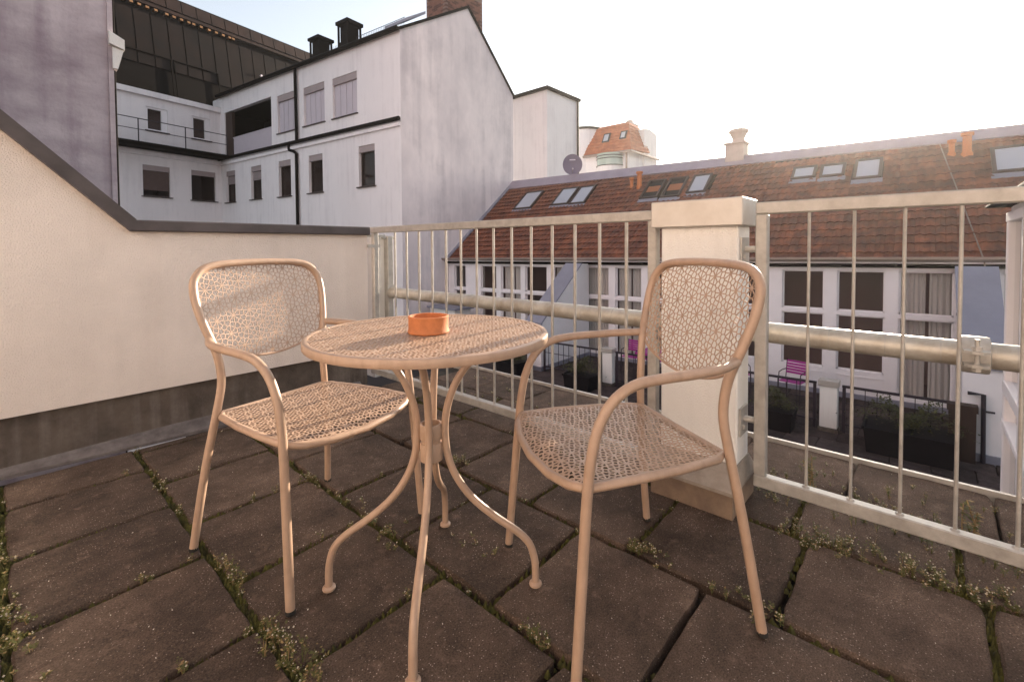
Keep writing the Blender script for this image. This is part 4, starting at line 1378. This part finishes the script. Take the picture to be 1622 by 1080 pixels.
# --- glazed bay at the right edge
gb = thing('glazed_bay', 'tall white framed glazed bay with dark flat roof at the right edge beyond the railing', 'bay window', (4.2, -0.9, DZ))
Y0 = -0.44
for x in (5.0, 4.25, 3.45):
    w = MB(); w.bbox(x - .04, Y0 - .07, DZ, x + .04, Y0, 1.16, .006); w.build('mullion', M['frame'], gb)
w = MB(); w.bbox(4.96, -2.4, DZ, 5.04, -2.32, 1.16, .006); w.build('mullion', M['frame'], gb)
for z, h in ((1.16, .07), (-.10, .09), (-.36, .05), (DZ, .1)):
    w = MB(); w.bbox(3.0, Y0 - .065, z, 5.045, Y0 + .004, z + h, .005); w.bbox(4.965, -2.4, z, 5.03, Y0 - .07, z + h, .005); w.build('transom', M['frame'], gb)
for xa, xb in ((3.49, 4.28), (4.36, 4.96)):
    for za, zb in ((-2.4, -.36), (-.01, 1.16)):
        w = MB(); w.face([(xa, Y0 - .04, za), (xb, Y0 - .04, za), (xb, Y0 - .04, zb), (xa, Y0 - .04, zb)]); w.build('pane', M['glass'], gb)
w = MB(); w.face([(5.0, -2.32, -2.4), (5.0, Y0 - .07, -2.4), (5.0, Y0 - .07, 1.16), (5.0, -2.32, 1.16)]); w.build('pane', M['glass'], gb)
w = MB(); w.bbox(2.9, -2.6, 1.232, 5.02, Y0 - .02, 1.278, .01); w.build('head_panel', M['frame'], gb)
w = MB(); w.bbox(2.9, -2.7, 1.281, 5.25, Y0 + .10, 1.297, .003); w.build('flat_roof', M['dark'], gb)
w = MB(); w.face([(2.9, -2.3, DZ), (5.0, -2.3, DZ), (5.0, -2.3, 1.2), (2.9, -2.3, 1.2)]); w.build('back_wall', M['room'], gb)

# ================================================================= BIG GABLE HOUSE
gh = thing('gable_house', 'tall white house with bare gable wall, dark eaves and two roof vents', 'house', (10.7, 16, -14))
P0 = (10.69, 15.3)
FA = 97.0
fa_ = frame_of(P0, FA)                     # n = to the right of t: (sin,-cos) -> faces +X side; flip
fac = lambda t, n, z: fa_(t, -n, z)        # n>0 towards -X
GX1 = 17.25
EZ = 9.55
low_w = [(1.58, 2.62, 3.56, 5.25), (5.20, 6.30, 3.56, 5.28), (7.82, 8.92, 3.56, 5.31), (10.61, 11.69, 3.60, 5.33), (13.42, 14.50, 3.60, 5.34)]
up_w = [(2.66, 4.36, 6.68, 8.42), (4.97, 6.62, 6.69, 8.46), (7.25, 8.92, 6.68, 8.52)]
logg = (9.5, 14.5, 6.17, 8.63)
w = MB()
wall_open(w, fac, 0, 15.9, -14, EZ, low_w + up_w + [logg], 0.22)
w.build('facade', M['facade'], gh)
w = MB()
pts = [(P0[0], 15.3, -14), (GX1, 15.3, -14), (GX1, 15.3, 8.45), (14.28, 15.3, 11.58), (P0[0], 15.3, 9.40)]
w.face(pts)
w.build('gable_wall', M['gable'], gh)
w = MB()       # back and far sides so that nothing shows through
w.face([(GX1, 15.3, -14), (GX1 - 2.2, 33, -14), (GX1 - 2.2, 33, 9.2), (GX1, 15.3, 8.45)])
w.build('rear_wall', M['facade'], gh)
w = MB()
def roofline(t):   # left slope and right slope
    return [fac(t, .18, 9.40 + (.22 if t < .3 else .25)), ]
E0 = Vector(fac(-.06, .14, 9.44)); E1 = Vector(fac(15.05, .14, 9.68))
R0 = Vector((14.28, 15.24, 11.66)); R1_ = Vector((14.28 - 1.84, 30.2, 11.9))
W0 = Vector((GX1 + .1, 15.24, 8.42)); W1 = Vector((GX1 - 1.7, 30.2, 8.6))
dn = Vector((0, 0, -.13))
for a, b, c, d in ((E0, E1, R1_, R0), (R0, R1_, W1, W0)):
    w.hexa([a + dn, b + dn, c + dn, d + dn, a, b, c, d])
w.build('roof', M['dark'], gh)
w = MB(); w.tube([fac(-.05, .20, 9.40), fac(15.0, .20, 9.62)], .085, 10); w.build('eaves_gutter', M['dark'], gh)
w = MB(); w.tube([fac(-.04, .14, 5.98), fac(15.05, .14, 6.06)], .085, 10); w.build('storey_gutter', M['dark'], gh)
w = MB(); w.lbox(fac, 0.02, 0.001, 5.72, 15.0, 0.10, 5.86); w.build('string_course', M['facade'], gh)
w = MB(); w.tube([fac(7.1, .12, 9.5), fac(7.1, .10, 6.1)], .075, 8); w.tube([fac(7.15, .10, 5.5), fac(7.15, .10, -14)], .075, 8)
w.tube(smoothpath([fac(7.75, .12, 5.95), fac(7.72, .12, 5.72), fac(7.4, .11, 5.62), fac(7.17, .10, 5.5)], 4), .07, 8)
w.build('downpipe', M['dark'], gh, smooth=50)


def win_low(fr, parent, a, b, z0, z1, shut, blind=False):
    f_ = MB()
    for q in ((a, a + .06, z0, z1), (b - .06, b, z0, z1), (a + .06, b - .06, z0, z0 + .06), (a + .06, b - .06, z1 - .06, z1)):
        f_.lbox(fr, q[0] + .001, -.20, q[2] + .001, q[1] - .001, -.13, q[3] - .001)
    o = f_.build('window', M['brown_frame'], parent)
    zs = z1 - (z1 - z0) * shut
    p_ = MB(); p_.face([fr(a + .05, -.17, z0 + .05), fr(b - .05, -.17, z0 + .05), fr(b - .05, -.17, z1 - .05), fr(a + .05, -.17, z1 - .05)]); p_.build('pane', M['glass'], o)
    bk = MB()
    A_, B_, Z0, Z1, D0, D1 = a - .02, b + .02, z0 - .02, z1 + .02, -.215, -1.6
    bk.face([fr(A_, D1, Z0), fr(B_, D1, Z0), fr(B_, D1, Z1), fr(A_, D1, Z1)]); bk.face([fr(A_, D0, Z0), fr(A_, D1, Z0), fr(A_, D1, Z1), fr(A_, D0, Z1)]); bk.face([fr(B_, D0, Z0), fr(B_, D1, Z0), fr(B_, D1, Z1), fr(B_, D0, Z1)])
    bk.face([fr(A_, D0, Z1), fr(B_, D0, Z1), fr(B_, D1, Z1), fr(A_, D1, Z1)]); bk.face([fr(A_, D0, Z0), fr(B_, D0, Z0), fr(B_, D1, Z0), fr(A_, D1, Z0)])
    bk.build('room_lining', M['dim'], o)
    s_ = MB()
    s_.lbox(fr, a + .012, -.125, z1 - .27, b - .012, -.03, z1 - .003)
    s_.build('shutter_box', M['shutter'], o)
    if shut > .2:
        s_ = MB()
        n = max(3, int((z1 - .27 - zs) / .06))
        for i in range(n):
            za = zs + (z1 - .28 - zs) * i / n
            s_.lbox(fr, a + .03, -.12, za, b - .03, -.09, za + (z1 - .28 - zs) / n - .012)
        s_.build('shutter', M['brown_blind'] if blind else M['shutter'], o)
    k_ = MB(); k_.lbox(fr, a - .08, -.12, z0 - .06, b + .08, .09, z0 - .012); k_.build('sill', M['brown_frame'], o)
    return o


for i, q in enumerate(low_w):
    win_low(fac, gh, *q, 0.20 if i < 3 else 0.42)
for a, b, z0, z1 in up_w:
    f_ = MB(); f_.lbox(fac, a + .012, -.12, z1 - .30, b - .012, -.02, z1 - .003); o = f_.build('window', M['shutter'], gh)
    n = 4
    for i in range(n):
        ta, tb_ = a + .02 + (b - a - .04) * i / n, a + .02 + (b - a - .04) * (i + 1) / n
        s_ = MB(); s_.lbox(fac, ta + .014, -.14, z0 + .03, tb_ - .014, -.10, z1 - .31); s_.build('blind_panel', M['blind'], o)
    s_ = MB(); s_.lbox(fac, a + .01, -.21, z0 + .01, b - .01, -.145, z1 - .31); s_.build('pane', M['brown_frame'], o)
    k_ = MB(); k_.lbox(fac, a - .06, -.12, z0 - .05, b + .06, .07, z0 - .01); k_.build('sill', M['brown_frame'], o)
# loggia
a, b, z0, z1 = logg
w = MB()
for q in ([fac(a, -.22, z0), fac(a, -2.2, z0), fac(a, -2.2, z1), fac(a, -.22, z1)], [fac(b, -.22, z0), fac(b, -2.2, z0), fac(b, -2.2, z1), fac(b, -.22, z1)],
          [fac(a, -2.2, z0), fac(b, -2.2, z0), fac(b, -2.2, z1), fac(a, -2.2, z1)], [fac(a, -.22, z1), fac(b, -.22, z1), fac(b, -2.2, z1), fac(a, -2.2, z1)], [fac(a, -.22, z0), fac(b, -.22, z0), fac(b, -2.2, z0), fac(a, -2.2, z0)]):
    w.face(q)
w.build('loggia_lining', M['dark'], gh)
w = MB(); w.lbox(fac, b - .75, -.20, z0 + .01, b - .02, -.05, z1 - .01); w.build('loggia_post', M['wood'], gh)
for i in range(34):
    ta = a + .05 + (b - .85 - a) * i / 34
    s_ = MB(); s_.lbox(fac, ta, -.12, z0 + .05, ta + .105, -.09, z0 + .95); s_.build('balcony_board', M['blind'], gh)
w = MB(); w.lbox(fac, a + .02, -.13, z0 + .95, b - .76, -.07, z0 + 1.0); w.build('balcony_rail', M['blind'], gh)


# roof vents
def roof_vent(t, w_, h_, label):
    c_ = Vector(fac(t, -.55, 9.5))
    root = thing('roof_vent', label, 'roof vent', tuple(c_), 'square roof vents on the eaves')
    fr = lambda tt, n, z: fac(t + tt, n - .55, z)
    m_ = MB(); m_.lbox(fr, -w_ / 2, -w_ / 2, 9.3, w_ / 2, w_ / 2, 9.5 + h_ * .35); m_.build('vent_base', M['dark'], root)
    for s1 in (-1, 1):
        for s2 in (-1, 1):
            m_ = MB(); m_.lbox(fr, s1 * w_ / 2 - .07 * (s1 > 0), s2 * w_ / 2 - .07 * (s2 > 0), 9.5 + h_ * .35, s1 * w_ / 2 + .07 * (s1 < 0), s2 * w_ / 2 + .07 * (s2 < 0), 9.5 + h_ * .9); m_.build('corner_post', M['dark'], root)
    m_ = MB(); m_.lbox(fr, -w_ * .38, -w_ * .38, 9.5 + h_ * .3, w_ * .38, w_ * .38, 9.5 + h_ * .88); m_.build('louvre_core', M['dark'], root)
    m_ = MB(); m_.lbox(fr, -w_ / 2 - .06, -w_ / 2 - .06, 9.5 + h_ * .9, w_ / 2 + .06, w_ / 2 + .06, 9.5 + h_); m_.build('vent_cap', M['dark'], root)


roof_vent(3.85, .72, 1.40, 'dark square roof vent nearer to the gable')
roof_vent(6.0, .72, 1.25, 'dark square roof vent nearer to the dark mansard')
# snow guard
w = MB()
for i in range(60):
    tt = .3 + i * .11
    if abs(tt - 3.85) < .5 or abs(tt - 6.0) < .6: continue
    w.lbox(fac, tt, -.5, 9.7, tt + .012, -.488, 10.15)
w.lbox(fac, .25, -.5, 10.13, 3.2, -.49, 10.15)
stuff(w.build('snow_guard', M['iron'], gh))
w = MB(); w.prism([fac(0.1, -.45, 9.95), fac(0.1, -1.5, 10.62), fac(0.1, -1.5, 10.74), fac(0.1, -.45, 10.07)], (0, 0, 0), (-.16, 1.3, 0)); w.build('roof_hatch', M['slate'], gh)
# brick chimney, brick by brick
bc = thing('brick_chimney', 'broad brick chimney stack behind the gable peak', 'chimney', (14.7, 16.7, 10.5))
BX0, BX1, BY0, BY1 = 13.62, 15.9, 16.0, 17.4
w = MB(); w.box(BX0 + .012, BY0 + .012, 10.0, BX1 - .012, BY1 - .012, 14.6); w.build('mortar_core', M['mortar'], bc)
bme = MB().bbox(0, 0, 0, .24, .1, .071, .004).mesh('brick', M['brick'])
bme2 = MB().bbox(0, 0, 0, .24, .1, .071, .004).mesh('brick', M['brick_dark'])
nb_ = 0
for k in range(25):
    z = 10.5 + k * .083
    sh = .125 if k % 2 else 0
    for i in range(-1, 10):
        x = BX0 + i * .25 + sh
        if x < BX0 - .01 or x + .24 > BX1 + .01: continue
        inst('brick', bme if rj.random() < .7 else bme2, bc, (x, BY0 - rj.uniform(0, .006), z)); nb_ += 1
    for i in range(-1, 6):
        y = BY0 + .11 + i * .25 + sh
        if y < BY0 + .1 or y + .24 > BY1 + .01: continue
        inst('brick', bme if rj.random() < .7 else bme2, bc, (BX0 + .1 - rj.uniform(0, .006), y, z), rot=(0, 0, PI / 2)); nb_ += 1
# lower white block behind the red roof
tw = thing('lift_tower', 'white flat topped block with dark roof edge between gable and orange mansard', 'tower', (20, 15.3, 0))
w = MB(); w.box(20.0, 15.3, -2, 26.0, 21.0, 8.2)
w = MB(); w.hexa([(20, 13.3 + 2, -2), (22.9, 15.3, -2), (22.9, 19, -2), (20, 19, -2), (20, 15.3, 9.40), (22.9, 15.3, 9.40), (22.9, 19, 9.40), (20, 19, 9.40)])
w.build('wall', M['facade'], tw)
w = MB(); w.box(19.85, 15.15, 9.402, 23.05, 19.1, 9.56); w.build('roof_edge', M['dark'], tw)
w = MB(); w.tube([(22.85, 15.22, 9.4), (22.85, 15.22, -2)], .06, 8); w.build('downpipe', M['dark'], tw)

# ================================================================= WING WITH DARK MANSARD
wh = thing('wing_house', 'pale wing at the back with access balcony and dark bronze mansard above', 'house', (7, 30, -14))
P1 = (8.85, 30.25)
wf_ = frame_of(P1, 11.0)                 # t along (.98,.19); n right = (.19,-.98) towards the terrace
wl_w = [(-3.78, -2.57, 3.70, 5.27), (-1.56, -.31, 3.67, 5.30)]
wu_w = [(-3.57, -2.62, 7.05, 8.23), (-1.46, -.53, 7.03, 8.24)]
w = MB(); wall_open(w, wf_, -9, 0.6, -14, 8.98, wl_w + wu_w, .16); w.build('wall', M['facade'], wh)
w = MB(); w.lbox(wf_, -9, .001, 8.72, -.02, .16, 8.99); w.build('cornice', M['facade'], wh)
win_low(wf_, wh, *wl_w[0], .80, True)
win_low(wf_, wh, *wl_w[1], .20)
for i, (a, b, z0, z1) in enumerate(wu_w):
    f_ = MB()
    for q in ((a, a + .09, z0, z1), (b - .26, b, z0, z1), (a + .09, b - .26, z0, z0 + .07), (a + .09, b - .26, z1 - .09, z1)):
        f_.lbox(wf_, q[0] + .001, -.15, q[2] + .001, q[1] - .001, -.05, q[3] - .001)
    o = f_.build('window', M['frame'], wh)
    p_ = MB(); p_.face([wf_(a + .05, -.11, z0 + .05), wf_(b - .2, -.11, z0 + .05), wf_(b - .2, -.11, z1 - .05), wf_(a + .05, -.11, z1 - .05)]); p_.build('pane', M['glass'], o)
    p_ = MB(); p_.lbox(wf_, a + .03, -.6, z0 - .1, b - .03, -.5, z1 + .1); p_.build('room_back', M['dim'], o)
    k_ = MB(); k_.lbox(wf_, a - .06, -.04, z0 - .06, b + .06, .08, z0 - .01); k_.build('sill', M['brown_frame'], o)
w = MB(); w.lbox(wf_, -9, .002, 6.02, .1, .95, 6.22); w.build('balcony_slab', M['dark'], wh)
w = MB(); w.lbox(wf_, -9, .002, 5.72, -.02, .16, 5.95); w.build('string_course', M['facade'], wh)
w = MB(); w.tube([wf_(-9, 1.0, 6.12), wf_(-.2, 1.0, 6.12)], .10, 8); w.build('gutter', M['dark'], wh)
br = []
w = MB(); w.tube([wf_(-9, .9, 7.32), wf_(-.12, .9, 7.32)], .022, 6); w.build('balcony_rail', M['iron'], wh)
w = MB(); w.tube([wf_(-9, .9, 6.80), wf_(-.12, .9, 6.80)], .018, 6); w.build('balcony_rail', M['iron'], wh)
for t_ in (-6.3, -4.25, -2.2, -.12):
    w = MB(); w.tube([wf_(t_, .9, 6.22), wf_(t_, .9, 7.32)], .025, 6); w.build('balcony_post', M['iron'], wh)
# mansard
rfm = MB()
mans = lambda t, h, z: wf_(t, -1.4 - (z - 9.0) * .18 + h, z)
rfm.face([mans(-10, 0, 9.0), mans(9.6, 0, 9.0), mans(9.6, 0, 15.4), mans(-10, 0, 15.4)])
rfm.face([wf_(-10, -.02, 8.99), wf_(1, -.02, 8.99), wf_(1, -1.6, 9.0), wf_(-10, -1.6, 9.0)])
rfm.face([mans(9.6, 0, 9.0), wf_(9.6, -8, 9.0), wf_(9.6, -8, 15.4), mans(9.6, 0, 15.4)])
mr_ = rfm.build('mansard_roof', M['dark'], wh)
TOPZ = lambda t: 14.15 - .02 * t
n = 22
for i in range(n):
    ta = -8.0 + i * .80
    p_ = MB(); p_.hexa([mans(ta + .03, .01, 10.9), mans(ta + .76, .01, 10.9), mans(ta + .76, .06, 10.9), mans(ta + .03, .06, 10.9), mans(ta + .03, .01, 13.9), mans(ta + .76, .01, 13.9), mans(ta + .76, .06, 13.9), mans(ta + .03, .06, 13.9)])
    p_.build('roof_panel', M['panel'], mr_)
    q_ = MB(); q_.hexa([mans(ta + .02, .14, 14.55), mans(ta + .77, .14, 14.55), mans(ta + .77, .22, 14.55), mans(ta + .02, .22, 14.55), mans(ta + .02, .10, 15.25), mans(ta + .77, .10, 15.25), mans(ta + .77, .16, 15.25), mans(ta + .02, .16, 15.25)])
    q_.build('fascia_panel', M['bronze'], mr_)
w = MB(); w.hexa([mans(-9, .0, 14.25), mans(9.5, 0, 14.25), mans(9.5, .30, 14.25), mans(-9, .30, 14.25), mans(-9, 0, 14.42), mans(9.5, 0, 14.42), mans(9.5, .30, 14.42), mans(-9, .30, 14.42)]); w.build('roof_gutter', M['bronze'], mr_)
rg = random.Random(4)
for i in range(26):  # row of copper blocks imitating sun glints along the mansard edge
    t_ = -7.5 + i * .38 + rg.uniform(-.1, .1)
    w = MB(); w.hexa([mans(t_, .02, 14.08), mans(t_ + .16, .02, 14.08), mans(t_ + .16, .26, 14.08), mans(t_, .26, 14.08), mans(t_, .02, 14.2), mans(t_ + .16, .02, 14.2), mans(t_ + .16, .26, 14.2), mans(t_, .26, 14.2)]); w.build('glint_block', M['glint_copper'], mr_)
for t0_, t1_ in ((-4.6, -1.6), (-1.5, .9)):
    w = MB()
    for q in ((t0_, t0_ + .07, 9.1, 11.6), (t1_ - .07, t1_, 9.1, 11.6), (t0_, t1_, 11.53, 11.6)):
        w.hexa([mans(q[0], .07, q[2]), mans(q[1], .07, q[2]), mans(q[1], .13, q[2]), mans(q[0], .13, q[2]), mans(q[0], .07, q[3]), mans(q[1], .07, q[3]), mans(q[1], .13, q[3]), mans(q[0], .13, q[3])])
    o = w.build('dormer_window', M['dark'], mr_)
    # glass of the dormer belongs to the same piece
for t_, z in ((3.6, 11.7), (3.6, 12.3)):
    w = MB(); p = Vector(mans(t_, .12, z)); w.tube([p, p + Vector((0.02, -.1, 0))], .07, 10); w.build('wall_lamp', M['pale'], mr_)

# ================================================================= NEAR STAINED WALL
nh = thing('stained_house', 'close grey violet house wall with dark stains at the upper left', 'house', (-3, 6, -3))
w = MB(); w.box(-9, 5.0, -3, 0.665, 12, 22); w.build('wall', M['stained'], nh)
w = MB(); w.box(0.666, 4.985, -3, 0.700, 5.3, 22); w.build('corner_strip', M['stained'], nh)
w = MB(); w.tube([(0.709, 5.02, -3), (0.709, 5.02, 22)], .0085, 8); w.build('downpipe', M['dark'], nh)
w = MB(); w.hexa([(.668, 4.93, 2.66), (.765, 4.93, 2.63), (.765, 5.3, 2.63), (.668, 5.3, 2.66), (.668, 4.93, 2.76), (.765, 4.93, 2.71), (.765, 5.3, 2.71), (.668, 5.3, 2.76)])
w.hexa([(.69, 4.95, 2.47), (.722, 4.95, 2.47), (.722, 5.3, 2.47), (.69, 5.3, 2.47), (.69, 4.95, 2.64), (.760, 4.95, 2.628), (.760, 5.3, 2.628), (.69, 5.3, 2.64)])
w.build('cornice_end', M['white'], nh)

# ================================================================= FAR ORANGE MANSARD HOUSE
fh = thing('orange_mansard_house', 'distant white house with steep orange tiled mansard, chimney and round balcony', 'house', (34, 18, -14))
X3, Y3 = 32.0, 16.55
w = MB(); w.box(X3, Y3 + .25, -14, X3 + 4.4, Y3 + 8, 8.1); w.build('wall', M['facade'], fh)
w = MB()
A0, A1 = (X3 - .25, Y3 - .05, 8.15), (X3 - .25, 20.6, 8.25)
B0, B1 = (X3 + .9, Y3 + .75, 10.55), (X3 + .9, 20.2, 10.55)
C0, C1 = (X3 + 2.9, Y3 - .05, 8.35), (X3 + 2.6, Y3 + .75, 10.45)
w.face([A0, A1, B1, B0][::-1]); w.face([A0, B0, C1, C0][::-1]); w.face([B0, B1, (X3 + 2.6, 20.2, 10.45), C1]); w.face([A0, C0, (C0[0], 20.6, 8.2), A1])
fr_ = w.build('mansard_roof', M['tile2'], fh)
for i in range(9):
    u0, u1 = i / 9, (i + 1) / 9
    L_ = lambda P, Q, u: Vector(P).lerp(Vector(Q), u)
    m_ = MB()
    a, b, c, d = L_(A0, B0, u0), L_(A1, B1, u0), L_(A1, B1, u1), L_(A0, B0, u1)
    off = Vector((-.05, 0, .02)); m_.hexa([a, b, c, d, a + off, b + off, c + off * .2, d + off * .2])
    a, b, c, d = L_(C0, C1, u0), L_(A0, B0, u0), L_(A0, B0, u1), L_(C0, C1, u1)
    off = Vector((0, -.05, .02)); m_.hexa([a, b, c, d, a + off, b + off, c + off * .2, d + off * .2])
    m_.build('tile_course', M['tile2'], fr_)
w = MB(); w.tube([(X3 - .35, 20.6, 8.12), (X3 - .35, Y3 - .12, 8.05), (X3 + 4.5, Y3 - .12, 8.0)], .10, 8); w.build('gutter', M['gutter'], fh)
for (ya_, yb_, za, zb) in ((18.55, 19.15, 9.1, 9.85), (17.12, 17.65, 9.14, 9.8)):
    sx = lambda z: X3 - .25 + 1.15 * (z - 8.2) / 2.35
    m_ = MB(); m_.hexa([(sx(za) - .15, ya_, za), (sx(za) - .05, ya_, za), (sx(za) - .05, yb_, za), (sx(za) - .15, yb_, za), (sx(zb) - .15, ya_, zb), (sx(zb) - .05, ya_, zb), (sx(zb) - .05, yb_, zb), (sx(zb) - .15, yb_, zb)])
    o = m_.build('rooflight', M['brown_frame'], fh)
    m_ = MB(); m_.face([(sx(za + .1) - .16, ya_ + .1, za + .1), (sx(za + .1) - .16, yb_ - .1, za + .1), (sx(zb - .1) - .16, yb_ - .1, zb - .1), (sx(zb - .1) - .16, ya_ + .1, zb - .1)]); m_.build('pane', M['skyglass'], o)
w = MB(); w.prism([(34.4, Y3 + .1, 6), (36.5, Y3 + .1, 6), (36.5, Y3 + .1, 10.05), (35.2, Y3 + .1, 10.3), (34.2, Y3 + .1, 10.15)], (0, 0, 0), (0, 3, 0)); w.build('side_gable', M['facade'], fh)
w = MB(); w.box(33.6, Y3 + .9, 9.8, 34.7, Y3 + 1.7, 10.55); w.box(33.5, Y3 + .8, 10.55, 34.8, Y3 + 1.8, 10.66); w.box(33.95, Y3 + 1.1, 10.66, 34.35, Y3 + 1.5, 11.0); w.build('chimney', M['pale_stone'], fh)
w = MB(); w.lathe([(1.5, -14), (1.5, 10.5)], (33.2, 21.5, 0), 28); w.build('stair_turret', M['facade'], fh, smooth=40)
w = MB(); w.lathe([(1.62, 10.45), (1.62, 10.62), (.1, 10.8)], (33.2, 21.5, 0), 28); w.build('turret_cap', M['dark'], fh)
w = MB(); w.lathe([(1.0, 5.5), (1.0, 7.1)], (31.9, 18.3, 0), 24); bo = w.build('round_balcony', M['facade'], fh, smooth=40)
w = MB(); w.lathe([(1.02, 7.1), (1.02, 8.05)], (31.9, 18.3, 0), 24, cap=False); w.build('glass_screen', M['green_glass'], bo, smooth=40)
for z in (7.12, 7.65, 7.86):
    w = MB(); w.tube([(31.9 + 1.05 * math.cos(2 * PI * k / 24), 18.3 + 1.05 * math.sin(2 * PI * k / 24), z) for k in range(24)], .03, 5, closed=True); w.build('hoop_rail', M['iron'], bo)
w = MB(); w.tube([(31.93, 16.95, 8.0), (31.93, 16.95, 5)], .07, 6); w.build('downpipe', M['gutter'], fh)
# ================================================================= HAZE BOX ADDED TO IMITATE THE LENS GLOW AROUND THE SUN
hz = MB(); hz.box(-40, -60, -15.2, 60, 70, 24.0)
hm = bpy.data.materials.new('lens_glow_haze'); hm.use_nodes = True
hn = hm.node_tree.nodes; hn.remove(hn['Principled BSDF'])
pv = hn.new('ShaderNodeVolumePrincipled')
pv.inputs['Color'].default_value = (1.0, 0.95, 0.9, 1); pv.inputs['Density'].default_value = 0.0009; pv.inputs['Anisotropy'].default_value = 0.76
hm.node_tree.links.new(pv.outputs[0], hn['Material Output'].inputs['Volume'])
stuff(hz.build('glow_haze', hm))
print('bricks', nb_, 'pavers', cnt, 'tiles', len(tiles))
